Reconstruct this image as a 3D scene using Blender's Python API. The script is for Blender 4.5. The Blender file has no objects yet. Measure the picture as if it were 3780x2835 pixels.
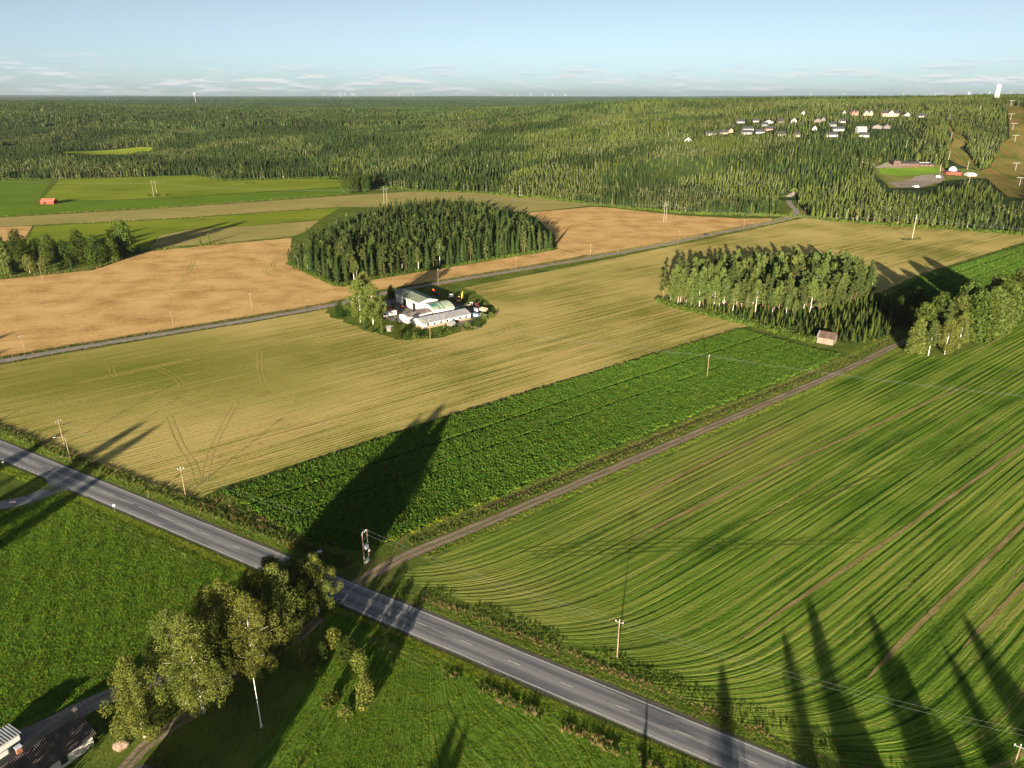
import bpy, bmesh, math, random
import numpy as np
from mathutils import Vector, Matrix
from mathutils.geometry import delaunay_2d_cdt
R = math.radians
random.seed(7); rng = np.random.default_rng(7)
sc = bpy.context.scene
col = sc.collection

# ------------------------------------------------------------------ camera
CAMH, FPX = 110.0, 2700.0            # drone height in metres, focal length in photo pixels
PITCH = math.atan((1417.5 - 352.0) / FPX)
cam_d = bpy.data.cameras.new('camera'); cam = bpy.data.objects.new('camera', cam_d); col.objects.link(cam)
cam.location = (0, 0, CAMH); cam.rotation_euler = (math.pi / 2 - PITCH, 0, 0)
cam_d.sensor_fit = 'HORIZONTAL'; cam_d.sensor_width = 36; cam_d.lens = FPX / 3780 * 36
cam_d.clip_start = 1; cam_d.clip_end = 120000
sc.camera = cam

# ------------------------------------------------------------------ sky, sun, exposure
SUN_EL, SHADOW_AZ = R(9.1), R(12.2)   # shadows run 12 degrees right of the view direction
SUN_ENERGY, SKY_STR, EXPOSURE = 5.0, 0.05, 2.1
SDIR = Vector((-math.sin(SHADOW_AZ) * math.cos(SUN_EL), -math.cos(SHADOW_AZ) * math.cos(SUN_EL), math.sin(SUN_EL)))  # towards the sun
sun_d = bpy.data.lights.new('sun', 'SUN'); sun = bpy.data.objects.new('sun', sun_d); col.objects.link(sun)
sun_d.energy = SUN_ENERGY; sun_d.angle = R(0.53); sun_d.color = (1.0, 0.86, 0.66)
sun.rotation_euler = SDIR.to_track_quat('Z', 'Y').to_euler(); sun.location = (0, -50, 300)
w = bpy.data.worlds.new('World'); sc.world = w; w.use_nodes = True
def build_world():
    nt = w.node_tree; N = nt.nodes; L = nt.links; N.clear()
    out = N.new('ShaderNodeOutputWorld'); bg = N.new('ShaderNodeBackground'); bg.inputs[1].default_value = SKY_STR
    sky = N.new('ShaderNodeTexSky'); sky.sky_type = 'NISHITA'; sky.sun_disc = False
    sky.sun_elevation = SUN_EL; sky.sun_rotation = math.atan2(SDIR.x, SDIR.y)
    sky.altitude = 200; sky.air_density = 0.4; sky.dust_density = 0.8; sky.ozone_density = 1.0
    hs = N.new('ShaderNodeHueSaturation'); hs.inputs['Saturation'].default_value = SKY_SAT; hs.inputs['Value'].default_value = SKY_VAL
    wb = N.new('ShaderNodeVectorMath'); wb.operation = 'MULTIPLY'; wb.inputs[1].default_value = (1.06, 1.18, 1.03); L.new(sky.outputs[0], wb.inputs[0]); L.new(wb.outputs[0], hs.inputs['Color'])
    # thin low cumulus band seen edge-on far away, all the way round the horizon
    tc = N.new('ShaderNodeTexCoord'); sx = N.new('ShaderNodeSeparateXYZ'); L.new(tc.outputs['Generated'], sx.inputs[0])
    def math_(op, a, b=None, c=None):
        m = N.new('ShaderNodeMath'); m.operation = op
        for i, v in enumerate((a, b, c)):
            if v is None: continue
            if isinstance(v, (int, float)): m.inputs[i].default_value = v
            else: L.new(v, m.inputs[i])
        return m.outputs[0]
    az = math_('ARCTAN2', sx.outputs[0], sx.outputs[1])
    el = math_('ARCSINE', sx.outputs[2])
    cv = N.new('ShaderNodeCombineXYZ'); L.new(math_('MULTIPLY', az, 17.0), cv.inputs[0]); L.new(math_('MULTIPLY', el, 105.0), cv.inputs[1])
    n1 = N.new('ShaderNodeTexNoise'); n1.inputs['Scale'].default_value = 1.0; n1.inputs['Detail'].default_value = 7; n1.inputs['Roughness'].default_value = 0.6
    L.new(cv.outputs[0], n1.inputs['Vector'])
    n2 = N.new('ShaderNodeTexNoise'); n2.inputs['Scale'].default_value = 0.35; n2.inputs['Detail'].default_value = 2
    L.new(cv.outputs[0], n2.inputs['Vector'])
    def mapr(v, a, b, c, d):
        m = N.new('ShaderNodeMapRange'); m.interpolation_type = 'SMOOTHSTEP'
        L.new(v, m.inputs[0])
        for i, q in enumerate((a, b, c, d)): m.inputs[i + 1].default_value = q
        return m.outputs[0]
    band = math_('MULTIPLY', math_('MULTIPLY', mapr(el, 0.0, 0.006, 0.6, 1), mapr(el, 0.014, 0.048, 1, 0.0)), mapr(n2.outputs[0], 0.36, 0.56, 0.15, 1))
    thin = math_('MULTIPLY', mapr(el, 0.02, 0.04, 0, 0.35), mapr(el, 0.07, 0.12, 1, 0.0))
    dens = math_('ADD', math_('MULTIPLY', mapr(n1.outputs[0], 0.43, 0.60, 0, 1), band),
                 math_('MULTIPLY', math_('MULTIPLY', mapr(n1.outputs[0], 0.62, 0.75, 0, 1), thin), mapr(n2.outputs[0], 0.45, 0.6, 0, 1)))
    cfac = math_('MULTIPLY', dens, 0.9)
    cv2 = N.new('ShaderNodeCombineXYZ'); L.new(math_('MULTIPLY', az, 17.0), cv2.inputs[0]); L.new(math_('ADD', math_('MULTIPLY', el, 105.0), 0.25), cv2.inputs[1])
    n3 = N.new('ShaderNodeTexNoise'); n3.inputs['Scale'].default_value = 1.0; n3.inputs['Detail'].default_value = 7; n3.inputs['Roughness'].default_value = 0.6
    L.new(cv2.outputs[0], n3.inputs['Vector'])
    shade = mapr(math_('SUBTRACT', n1.outputs[0], n3.outputs[0]), -0.10, 0.10, 0, 1)
    cc = N.new('ShaderNodeMix'); cc.data_type = 'RGBA'; L.new(shade, cc.inputs[0])
    cc.inputs[6].default_value = CLOUD_DARK; cc.inputs[7].default_value = CLOUD_LIGHT
    mx = N.new('ShaderNodeMix'); mx.data_type = 'RGBA'; L.new(cfac, mx.inputs[0]); L.new(hs.outputs[0], mx.inputs[6]); L.new(cc.outputs[2], mx.inputs[7])
    L.new(mx.outputs[2], bg.inputs[0]); L.new(bg.outputs[0], out.inputs[0])
SKY_SAT, SKY_VAL = 0.64, 0.66
CLOUD_DARK = (2.5, 3.0, 3.4, 1); CLOUD_LIGHT = (4.4, 4.35, 4.3, 1)
build_world()
sc.view_settings.view_transform = 'Standard'; sc.view_settings.look = 'None'
sc.view_settings.exposure = EXPOSURE; sc.view_settings.gamma = 1; sc.view_settings.use_curve_mapping = False
sc.cycles.use_denoising = True
sc.cycles.max_bounces = 4; sc.cycles.diffuse_bounces = 1; sc.cycles.transparent_max_bounces = 8
sc.cycles.volume_bounces = 0; sc.cycles.caustics_reflective = False; sc.cycles.caustics_refractive = False

# ------------------------------------------------------------------ terrain
S = 3780 / 2212.0
CT, ST = math.cos(PITCH), math.sin(PITCH)
def ray(x, y):
    a, b = (x * S - 1890.0) / FPX, (1417.5 - y * S) / FPX
    return a, CT + b * ST, -ST + b * CT
def W(x, y, z=0.0):
    d = ray(x, y); t = (CAMH - z) / -d[2]
    return (d[0] * t, d[1] * t)
_U = np.array([-0.95, -0.65, -0.4, -0.22, -0.1, 0.0, 0.1, 0.2, 0.31, 0.38, 0.45, 0.52, 0.62, 0.95])
_Y = np.array([0, 630, 680, 740, 800, 850, 900, 950, 1000, 1100, 1200, 1350, 1500, 1700, 2000, 2700, 3300, 4500, 7000, 12000, 20000, 30000, 60000.])
_Z = np.array([
 [0,0,0,0,0,0,0,0,0,0,5,15,24,36,50,70,76,55,40,40,60,120,120],
 [0,0,0,0,0,0,0,0,0,0,5,14,23,35,49,70,76,55,40,40,60,115,115],
 [0,0,0,0,0,0,0,0,0,0,4,11,18,26,37,52,54,42,35,38,50,70,70],
 [0,0,0,0,0,0,0,0,0,1,7,15,22,31,41,50,48,40,35,38,48,60,60],
 [0,0,0,0,0,0,0,2,5,11,17,25,32,40,47,52,49,40,35,38,47,58,58],
 [0,0,0,0,0,0,0,4,8,15,21,30,37,46,53,58,50,40,35,38,46,55,55],
 [0,0,0,0,0,2,6,11,17,27,36,46,54,64,71,68,56,40,35,38,46,58,58],
 [0,0,0,0,4,9,15,21,27,38,48,60,69,78,84,76,60,40,35,38,46,62,62],
 [0,0,0,0,0,3,10,18,26,42,56,70,79,87,88,76,60,40,35,38,50,75,75],
 [0,0,0,3,8,13,20,29,39,56,69,80,87,91,90,76,60,40,35,40,55,85,85],
 [0,0,2,6,10,14,21,30,40,57,70,81,89,92,91,76,60,40,35,41,57,90,90],
 [0,0,2,6,9,12,15,22,32,52,68,82,90,94,92,76,60,40,35,42,60,95,95],
 [0,0,2,6,9,11,13,17,25,47,66,85,95,98,94,76,60,40,35,42,60,95,95],
 [0,0,2,6,9,11,13,17,25,45,64,83,94,97,92,76,60,40,35,42,60,95,95.]])
edge_far = [(-120, 392), (0, 388), (117, 387), (419, 378), (479, 389), (737, 383), (748, 417), (836, 404), (900, 412), (1055, 416), (1118, 425), (1171, 427), (1284, 442), (1474, 460), (1600, 464), (1689, 466), (1741, 469), (1815, 478), (1992, 490), (2212, 506), (2320, 512)]   # foot of the forest edge, photo grid
_EU = np.array([W(*p)[0] / W(*p)[1] for p in edge_far]); _EY = np.array([W(*p)[1] for p in edge_far]); _EY[14:17] = np.maximum(_EY[14:17], [760, 820, 760])
_EY = _EY[np.argsort(_EU)]; _EU = np.sort(_EU)
_eu = np.linspace(-.8, .8, 321); _ey = np.interp(_eu, _EU, _EY); _EY = np.array([_ey[max(0, i - 7):i + 8].max() for i in range(321)]); _EU = _eu   # keeps the rising ground clear of the field margin
def tz(X, Y):
    X = np.asarray(X, float); Y = np.asarray(Y, float)
    Yc = np.clip(Y, 1.0, 59999); u = np.clip(X / np.maximum(Yc, 400), -0.949, 0.949)
    i = np.clip(np.searchsorted(_U, u, side='right') - 1, 0, len(_U) - 2); j = np.clip(np.searchsorted(_Y, Yc, side='right') - 1, 0, len(_Y) - 2)
    a = (u - _U[i]) / (_U[i + 1] - _U[i]); b = (Yc - _Y[j]) / (_Y[j + 1] - _Y[j])
    a = a * a * (3 - 2 * a)
    z = (_Z[i, j] * (1 - a) + _Z[i + 1, j] * a) * (1 - b) + (_Z[i, j + 1] * (1 - a) + _Z[i + 1, j + 1] * a) * b
    z = z * np.clip((Yc - np.interp(u, _EU, _EY) - 30) / 80, 0, 1)
    z = z + 5.0 * np.clip((Yc - 1050) / 250, 0, 1) * np.clip((3000 - Yc) / 500, 0, 1) * np.clip((.27 - u) / .1, 0, 1) * (np.sin(Yc / 52 + X / 170) + .7 * np.sin(Yc / 95 - X / 120 + 2) - .4)  # low ridges added to break the forest into light and dark bands
    far = np.clip((Yc - 2500) / 2500, 0, 1)
    return z + far * (5 * np.sin(X / 900 + Y / 1700) + 7 * np.sin(X / 2300 - Y / 1300 + 1) + 6 * np.sin(Y / 750 + X / 3100))
def WT(x, y):
    d = ray(x, y); t = np.arange(300, 6000, 1.5) / d[1]
    X, Y, Z = d[0] * t, d[1] * t, CAMH + d[2] * t
    h = tz(X, Y); k = np.argmax(Z <= h) if (Z <= h).any() else len(t) - 1
    return float(X[k]), float(Y[k]), float(h[k])
def proj(X, Y, Z):
    dz = Z - CAMH; dep = Y * CT - dz * ST; up = Y * ST + dz * CT
    return (1890 + FPX * X / dep) / S, (1417.5 - FPX * up / dep) / S
def in_poly(px, py, poly):
    px = np.asarray(px); py = np.asarray(py); r = np.zeros(px.shape, bool); n = len(poly)
    for i in range(n):
        x1, y1 = poly[i]; x2, y2 = poly[(i + 1) % n]
        if y1 == y2: continue
        c = ((y1 > py) != (y2 > py)) & (px < (x2 - x1) * (py - y1) / (y2 - y1) + x1); r ^= c
    return r

# ------------------------------------------------------------------ object helpers
def tag(o, label=None, cat=None, group=None, kind=None):
    if label: o['label'] = label
    if cat: o['category'] = cat
    if group: o['group'] = group
    if kind: o['kind'] = kind
    return o
def thing(name, label, cat, loc=(0, 0, 0), rz=0.0, group=None):
    o = bpy.data.objects.new(name, None); o.empty_display_size = 0.2; col.objects.link(o)
    o.location = loc; o.rotation_euler = (0, 0, rz)
    return tag(o, label, cat, group)
def add(name, me, parent=None, loc=None, rz=None):
    o = bpy.data.objects.new(name, me); col.objects.link(o)
    if parent: o.parent = parent
    if loc is not None: o.location = loc
    if rz is not None: o.rotation_euler = (0, 0, rz)
    return o
def copy_tree(o, parent=None):
    c = o.copy(); col.objects.link(c); c.parent = parent
    for ch in [q for q in o.children]: copy_tree(ch, c)
    return c
class MB:
    def __init__(s): s.v = []; s.f = []; s.m = []
    def quad(s, *p, m=0):
        n = len(s.v); s.v += [tuple(q) for q in p]; s.f.append(tuple(range(n, n + len(p)))); s.m.append(m); return s
    def box(s, x0, x1, y0, y1, z0, z1, m=0):
        n = len(s.v); s.v += [(x, y, z) for z in (z0, z1) for x, y in ((x0, y0), (x1, y0), (x1, y1), (x0, y1))]
        s.f += [tuple(n + i for i in q) for q in ((3, 2, 1, 0), (4, 5, 6, 7), (0, 1, 5, 4), (1, 2, 6, 5), (2, 3, 7, 6), (3, 0, 4, 7))]; s.m += [m] * 6; return s
    def prism(s, prof, y0, y1, axis='y', m=0):
        n = len(s.v); k = len(prof)
        for y in (y0, y1): s.v += [((a, y, b) if axis == 'y' else (y, a, b)) for a, b in prof]
        s.f.append(tuple(n + i for i in range(k))[::-1]); s.f.append(tuple(n + k + i for i in range(k)))
        for i in range(k): j = (i + 1) % k; s.f.append((n + i, n + j, n + k + j, n + k + i))
        s.m += [m] * (k + 2); return s
    def tube(s, pts, rad, k=6, m=0, cap=True):
        pts = [Vector(p) for p in pts]; rad = rad if isinstance(rad, (list, tuple)) else [rad] * len(pts); n = len(s.v)
        for i, p in enumerate(pts):
            d = (pts[min(i + 1, len(pts) - 1)] - pts[max(i - 1, 0)]).normalized()
            a = d.cross(Vector((0, 0, 1)) if abs(d.z) < .9 else Vector((1, 0, 0))).normalized(); b = d.cross(a)
            for q in range(k):
                t = 2 * math.pi * q / k; s.v.append(tuple(p + (a * math.cos(t) + b * math.sin(t)) * rad[i]))
        for i in range(len(pts) - 1):
            for q in range(k):
                r = (q + 1) % k; s.f.append((n + i * k + q, n + i * k + r, n + (i + 1) * k + r, n + (i + 1) * k + q)); s.m.append(m)
        if cap:
            s.f.append(tuple(n + q for q in range(k))[::-1]); e = n + (len(pts) - 1) * k; s.f.append(tuple(e + q for q in range(k))); s.m += [m, m]
        return s
    def lathe(s, prof, k=16, c=(0, 0, 0), m=0):
        n = len(s.v)
        for r, z in prof:
            for q in range(k): t = 2 * math.pi * q / k; s.v.append((c[0] + r * math.cos(t), c[1] + r * math.sin(t), c[2] + z))
        for i in range(len(prof) - 1):
            for q in range(k): r = (q + 1) % k; s.f.append((n + i * k + q, n + i * k + r, n + (i + 1) * k + r, n + (i + 1) * k + q)); s.m.append(m)
        return s
    def xf(s, M, i0=0):
        for i in range(i0, len(s.v)): s.v[i] = tuple(M @ Vector(s.v[i]))
        return s
    def mesh(s, name, mats, smooth=False):
        me = bpy.data.meshes.new(name); me.from_pydata(s.v, [], s.f)
        for q in (mats if isinstance(mats, (list, tuple)) else [mats]): me.materials.append(q)
        if any(s.m): me.polygons.foreach_set('material_index', s.m)
        if smooth: me.polygons.foreach_set('use_smooth', [True] * len(s.f))
        me.update(); return me
    def build(s, name, mats, parent=None, loc=None, rz=None, smooth=False):
        return add(name, s.mesh(name, mats, smooth), parent, loc, rz)

# ------------------------------------------------------------------ materials
class NT:
    def __init__(s, name):
        s.mat = bpy.data.materials.new(name); s.mat.use_nodes = True; s.t = s.mat.node_tree; s.t.nodes.clear()
        s.out = s.n('ShaderNodeOutputMaterial')
    def n(s, t): return s.t.nodes.new(t)
    def l(s, a, b): s.t.links.new(a, b)
    def put(s, v, i):
        if isinstance(v, (int, float)): i.default_value = v
        elif isinstance(v, (tuple, list)): i.default_value = v if len(v) != 3 or i.type == 'VECTOR' else (*v, 1)
        else: s.l(v, i)
    def m(s, op, *a):
        q = s.n('ShaderNodeMath'); q.operation = op
        for i, v in enumerate(a): s.put(v, q.inputs[i])
        return q.outputs[0]
    def noise(s, vec, scale, detail=3, rough=.55, dim='3D'):
        q = s.n('ShaderNodeTexNoise'); q.inputs['Scale'].default_value = scale; q.inputs['Detail'].default_value = detail; q.inputs['Roughness'].default_value = rough
        if vec is not None: s.l(vec, q.inputs['Vector'])
        return q.outputs[0]
    def pos(s):
        return s.n('ShaderNodeNewGeometry').outputs['Position']
    def attr(s, name):
        q = s.n('ShaderNodeAttribute'); q.attribute_name = name; return q.outputs['Vector']
    def vmul(s, v, k):
        q = s.n('ShaderNodeVectorMath'); q.operation = 'MULTIPLY'; s.l(v, q.inputs[0]); q.inputs[1].default_value = k; return q.outputs[0]
    def sep(s, v):
        q = s.n('ShaderNodeSeparateXYZ'); s.l(v, q.inputs[0]); return q.outputs
    def comb(s, *a):
        q = s.n('ShaderNodeCombineXYZ')
        for i, v in enumerate(a): s.put(v, q.inputs[i])
        return q.outputs[0]
    def mapr(s, v, a, b, c=0., d=1., smooth=True):
        q = s.n('ShaderNodeMapRange'); q.interpolation_type = 'SMOOTHSTEP' if smooth else 'LINEAR'
        s.put(v, q.inputs[0])
        for i, k in enumerate((a, b, c, d)): q.inputs[i + 1].default_value = k
        return q.outputs[0]
    def mix(s, f, a, b, mode='MIX'):
        q = s.n('ShaderNodeMix'); q.data_type = 'RGBA'; q.blend_type = mode; s.put(f, q.inputs[0]); s.put(a, q.inputs[6]); s.put(b, q.inputs[7]); return q.outputs[2]
    def ramp(s, f, stops):
        q = s.n('ShaderNodeValToRGB'); s.l(f, q.inputs[0]); e = q.color_ramp.elements
        while len(e) < len(stops): e.new(0.5)
        for i, (p, c) in enumerate(stops): e[i].position = p; e[i].color = (*c, 1)
        return q.outputs[0]
    def bump(s, h, dist, strength=1.0):
        q = s.n('ShaderNodeBump'); q.inputs['Distance'].default_value = dist; q.inputs['Strength'].default_value = strength; s.l(h, q.inputs['Height']); return q.outputs[0]
    def surf(s, c, rough=.9, normal=None, spec=.2, metal=0.):
        q = s.n('ShaderNodeBsdfPrincipled'); s.put(c, q.inputs['Base Color']); s.put(rough, q.inputs['Roughness']); q.inputs['Specular IOR Level'].default_value = spec; q.inputs['Metallic'].default_value = metal
        if normal is not None: s.l(normal, q.inputs['Normal'])
        s.l(q.outputs[0], s.out.inputs[0]); return s.mat
    def diff(s, c, normal=None):
        q = s.n('ShaderNodeBsdfDiffuse'); s.put(c, q.inputs['Color'])
        if normal is not None: s.l(normal, q.inputs['Normal'])
        s.l(q.outputs[0], s.out.inputs[0]); return s.mat
_pc = {}
def paint(c, rough=.7, wear=.12, metal=0., scale=1.2):
    key = (tuple(c), rough, wear, metal)
    if key in _pc: return _pc[key]
    t = NT('paint_%02d' % len(_pc)); tc = t.n('ShaderNodeTexCoord').outputs['Object']
    n = t.noise(tc, scale, 5, .6); f = t.mapr(n, .3, .7, 1 - wear, 1 + wear * .6)
    q = t.n('ShaderNodeVectorMath'); q.operation = 'SCALE'; q.inputs[0].default_value = c; t.l(f, q.inputs['Scale'])
    _pc[key] = t.surf(q.outputs[0], rough, None, .3, metal); return _pc[key]
def leaf_mat(name, c1, c2, hue=.03, val=.35, trans=.25):
    t = NT(name); oi = t.n('ShaderNodeObjectInfo'); pn = t.noise(t.n('ShaderNodeTexCoord').outputs['Object'], .9, 3)
    r = oi.outputs['Random']
    c = t.mix(t.mapr(pn, .3, .7), c1, c2)
    h = t.n('ShaderNodeHueSaturation'); t.l(c, h.inputs['Color'])
    t.l(t.mapr(r, 0, 1, .5 - hue, .5 + hue, False), h.inputs['Hue'])
    r2 = t.m('FRACT', t.m('MULTIPLY', r, 37.7)); big = t.noise(t.pos(), .0045, 3, .5)
    t.l(t.m('MULTIPLY', t.mapr(r2, 0, 1, 1 - val, 1 + val, False), t.mapr(big, .36, .64, .80, 1.18)), h.inputs['Value'])
    d = t.n('ShaderNodeBsdfDiffuse'); t.l(h.outputs[0], d.inputs[0]); tr = t.n('ShaderNodeBsdfTranslucent'); t.l(h.outputs[0], tr.inputs[0])
    mx = t.n('ShaderNodeMixShader'); mx.inputs[0].default_value = trans; t.l(d.outputs[0], mx.inputs[1]); t.l(tr.outputs[0], mx.inputs[2]); t.l(mx.outputs[0], t.out.inputs[0])
    return t.mat
def field_mat(name, dark, mid, light, row=1.6, wave=.5, streak=.5, fine=.5, bump=.06, patch=.3, tan=None, tanlim=(.55, .7), pscale=.02, rjit=.35, tint=None, tanf=(.16, .008)):
    t = NT(name); rc = t.attr('rc'); P = t.pos()
    tt, ss, _ = t.sep(rc)
    dis = t.noise(t.vmul(rc, (.35, .12, 1)), 1.0, 2)
    td = t.m('ADD', tt, t.m('MULTIPLY', t.m('SUBTRACT', dis, .5), rjit * 2))
    wv = t.m('SINE', t.m('MULTIPLY', td, 2 * math.pi / row))
    wv = t.m('SUBTRACT', .45, t.m('MULTIPLY', 1.45, t.m('POWER', t.m('ADD', .5, t.m('MULTIPLY', wv, .5)), 3.0)))
    amp = t.mapr(t.noise(t.comb(t.m('MULTIPLY', tt, .22), t.m('MULTIPLY', ss, .01), 3.3), 1., 2), .35, .62)
    wv = t.m('MULTIPLY', wv, t.m('ADD', .25, t.m('MULTIPLY', amp, .75)))
    st = t.noise(t.comb(t.m('MULTIPLY', td, .45), t.m('MULTIPLY', ss, .012), 0.), 1., 4, .6)
    fi = t.noise(t.comb(t.m('MULTIPLY', td, 2.2), t.m('MULTIPLY', ss, .5), 1.), 1., 4, .65)
    gr = t.noise(P, 1.7, 4, .7)
    pa = t.noise(P, pscale, 4, .55)
    irr = t.noise(t.comb(t.m('MULTIPLY', td, 1.25), t.m('MULTIPLY', ss, .02), 5.), 1., 3, .6)
    wv = t.m('ADD', t.m('MULTIPLY', wv, .62), t.m('MULTIPLY', t.m('SUBTRACT', irr, .5), 2.6))
    f = t.m('ADD', .5, t.m('MULTIPLY', wv, wave * .3))
    f = t.m('ADD', f, t.m('MULTIPLY', t.m('SUBTRACT', st, .5), streak * 1.6))
    f = t.m('ADD', f, t.m('MULTIPLY', t.m('SUBTRACT', fi, .5), fine * 1.0))
    f = t.m('ADD', f, t.m('MULTIPLY', t.m('SUBTRACT', gr, .5), fine * .8))
    f = t.m('ADD', f, t.m('MULTIPLY', t.m('SUBTRACT', pa, .5), patch * 1.8))
    c = t.ramp(f, [(0.12, dark), (.5, mid), (.88, light)])
    if tan:
        s2 = t.noise(t.comb(t.m('MULTIPLY', td, tanf[0]), t.m('MULTIPLY', ss, tanf[1]), 9.), 1., 5, .7)
        s3 = t.m('ADD', s2, t.m('MULTIPLY', t.m('SUBTRACT', fi, .5), .3))
        c = t.mix(t.mapr(s3, *tanlim), c, tan)
    if tint:
        c = t.mix(t.m('MULTIPLY', _, t.mapr(t.m('ADD', st, t.m('MULTIPLY', t.m('SUBTRACT', fi, .5), .6)), .22, .55)), c, tint)
    h = t.m('ADD', t.m('MULTIPLY', wv, .5 * min(1, wave * 1.3)), t.m('ADD', t.m('MULTIPLY', fi, .8), t.m('MULTIPLY', gr, .7)))
    return t.diff(c, t.bump(h, bump))
# ------------------------------------------------------------------ ground and fields
def smooth_line(pts, step=4.0):
    P = [Vector((*p, 0)) if len(p) == 2 else Vector(p) for p in pts]; out = []
    for i in range(len(P) - 1):
        a, b, c, d = P[max(i - 1, 0)], P[i], P[i + 1], P[min(i + 2, len(P) - 1)]
        n = max(1, int((c - b).length / step))
        for k in range(n):
            t = k / n
            out.append(.5 * ((2 * b) + (c - a) * t + (2 * a - 5 * b + 4 * c - d) * t * t + (3 * b - a - 3 * c + d) * t ** 3))
    out.append(P[-1]); return [(p.x, p.y) for p in out]
def set_rc(me, rc):
    at = me.attributes.new('rc', 'FLOAT_VECTOR', 'POINT'); at.data.foreach_set('vector', np.asarray(rc, np.float32).ravel())
_ns = [0]
def sheet(name, poly, z, mat, rowdir=None, rcf=None, step=None, jit=0.0, drape=False, seg=6.0, kind='structure', link=True):
    """flat (or draped) ground sheet from a world polygon; rc = (across rows, along rows)"""
    pts = []; n = len(poly); r = random.Random(name); _ns[0] += 1; z = z + .0007 * _ns[0]
    for i in range(n):
        a, b = Vector(poly[i]), Vector(poly[(i + 1) % n]); L = (b - a).length; k = max(1, int(L / seg))
        for q in range(k):
            p = a.lerp(b, q / k)
            if q and jit: p = p + Vector((r.uniform(-jit, jit), r.uniform(-jit, jit)))
            pts.append(p)
    nb = len(pts)
    if step:
        A = np.array([p[:] for p in pts]); x0, y0 = A.min(0); x1, y1 = A.max(0)
        gx, gy = np.meshgrid(np.arange(x0 + step * .5, x1, step), np.arange(y0 + step * .5, y1, step)); gx = gx.ravel() + .01; gy = gy.ravel()
        k = in_poly(gx, gy, [tuple(p) for p in pts]); pts += [Vector((x, y)) for x, y in zip(gx[k], gy[k])]
    v, e, f, *_ = delaunay_2d_cdt(pts, [], [list(range(nb))], 1, 1e-4)
    V = np.array([p[:] for p in v]); zz = (tz(V[:, 0], V[:, 1]) if drape else 0) + z
    me = bpy.data.meshes.new(name); me.from_pydata(np.column_stack([V, np.broadcast_to(zz, len(V))]).tolist(), [], [tuple(q) for q in f])
    if me.polygons and me.polygons[0].normal.z < 0: me.flip_normals()
    if rcf is None:
        d = rowdir or (0, 1); L = math.hypot(*d); d = (d[0] / L, d[1] / L)
        rc = np.column_stack([V[:, 0] * d[1] - V[:, 1] * d[0], V[:, 0] * d[0] + V[:, 1] * d[1], 0 * V[:, 0]])
    else: rc = rcf(V[:, 0], V[:, 1])
    set_rc(me, rc); me.materials.append(mat); o = add(name, me)
    if kind: o['kind'] = kind
    return o
def WP(pts): return [W(*p) for p in pts]
def strip(name, line, width, z, mat, parent=None, drape=False, crown=0.0, kind='structure', wfun=None, nx=2, thick=False):
    v = []; rc = []; s = 0; f = []
    for i, p in enumerate(line):
        a, b = line[max(i - 1, 0)], line[min(i + 1, len(line) - 1)]
        d = Vector((b[0] - a[0], b[1] - a[1])).normalized(); nrm = (d.y, -d.x)
        if i: s += math.hypot(p[0] - line[i - 1][0], p[1] - line[i - 1][1])
        wd = wfun(i / (len(line) - 1), s) if wfun else width
        for k in range(nx + 1):
            t = (k / nx - .5) * wd; x, y = p[0] + nrm[0] * t, p[1] + nrm[1] * t
            v.append((x, y, (float(tz(x, y)) if drape else 0) + z + crown * (1 - abs(2 * k / nx - 1)))); rc.append((t, s, 0))
    m = nx + 1
    for i in range(len(line) - 1):
        for k in range(nx): f.append((i * m + k, i * m + k + 1, (i + 1) * m + k + 1, (i + 1) * m + k))
    me = bpy.data.meshes.new(name); me.from_pydata(v, [], f); set_rc(me, rc); me.materials.append(mat); me.update()
    if me.polygons[0].normal.z < 0: me.flip_normals()
    o = add(name, me, parent)
    if kind and not parent: o['kind'] = kind
    return o

def ground():
    xs = np.unique(np.concatenate([np.arange(-900, 1300, 25), np.geomspace(1300, 42000, 60), -np.geomspace(900, 42000, 60)]))
    ys = np.unique(np.concatenate([np.linspace(-6000, -200, 12), np.arange(-200, 600, 100), np.arange(600, 1800, 20), np.geomspace(1800, 42000, 110)]))
    X, Y = np.meshgrid(xs, ys); Z = tz(X, Y); nx = len(xs); ny = len(ys)
    V = np.column_stack([X.ravel(), Y.ravel(), Z.ravel()])
    i = np.arange((ny - 1) * (nx - 1)); a = (i // (nx - 1)) * nx + i % (nx - 1)
    F = np.column_stack([a, a + 1, a + nx + 1, a + nx])
    me = bpy.data.meshes.new('ground'); me.from_pydata(V.tolist(), [], F.tolist())
    t = NT('forest_floor'); P = t.pos()
    a = t.noise(P, .004, 5, .6); b = t.noise(P, .05, 5, .7)
    c = t.ramp(t.m('ADD', t.m('MULTIPLY', a, .5), t.m('MULTIPLY', b, .5)), [(.35, (.014, .024, .011)), (.5, (.024, .038, .015)), (.65, (.042, .054, .020))])  # bluish tone of the far hazy forest put into this colour too
    me.materials.append(t.diff(c, t.bump(b, 6.0))); o = add('ground', me); o['kind'] = 'structure'
ground()

G_GRASS = field_mat('verge_grass', (0.030, 0.054, 0.011), (0.088, 0.124, 0.022), (0.176, 0.182, 0.043), row=3, wave=0., streak=.1, fine=.8, bump=.12, patch=.6, tan=(0.216, 0.155, 0.068), tanlim=(.58, .75), pscale=.09)
fields_poly = [W(*p) for p in edge_far] + [(900, 560), (900, -250), (-1200, -250), (-1200, 1000)]
sheet('meadow', fields_poly, .012, G_GRASS, seg=60)

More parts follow.
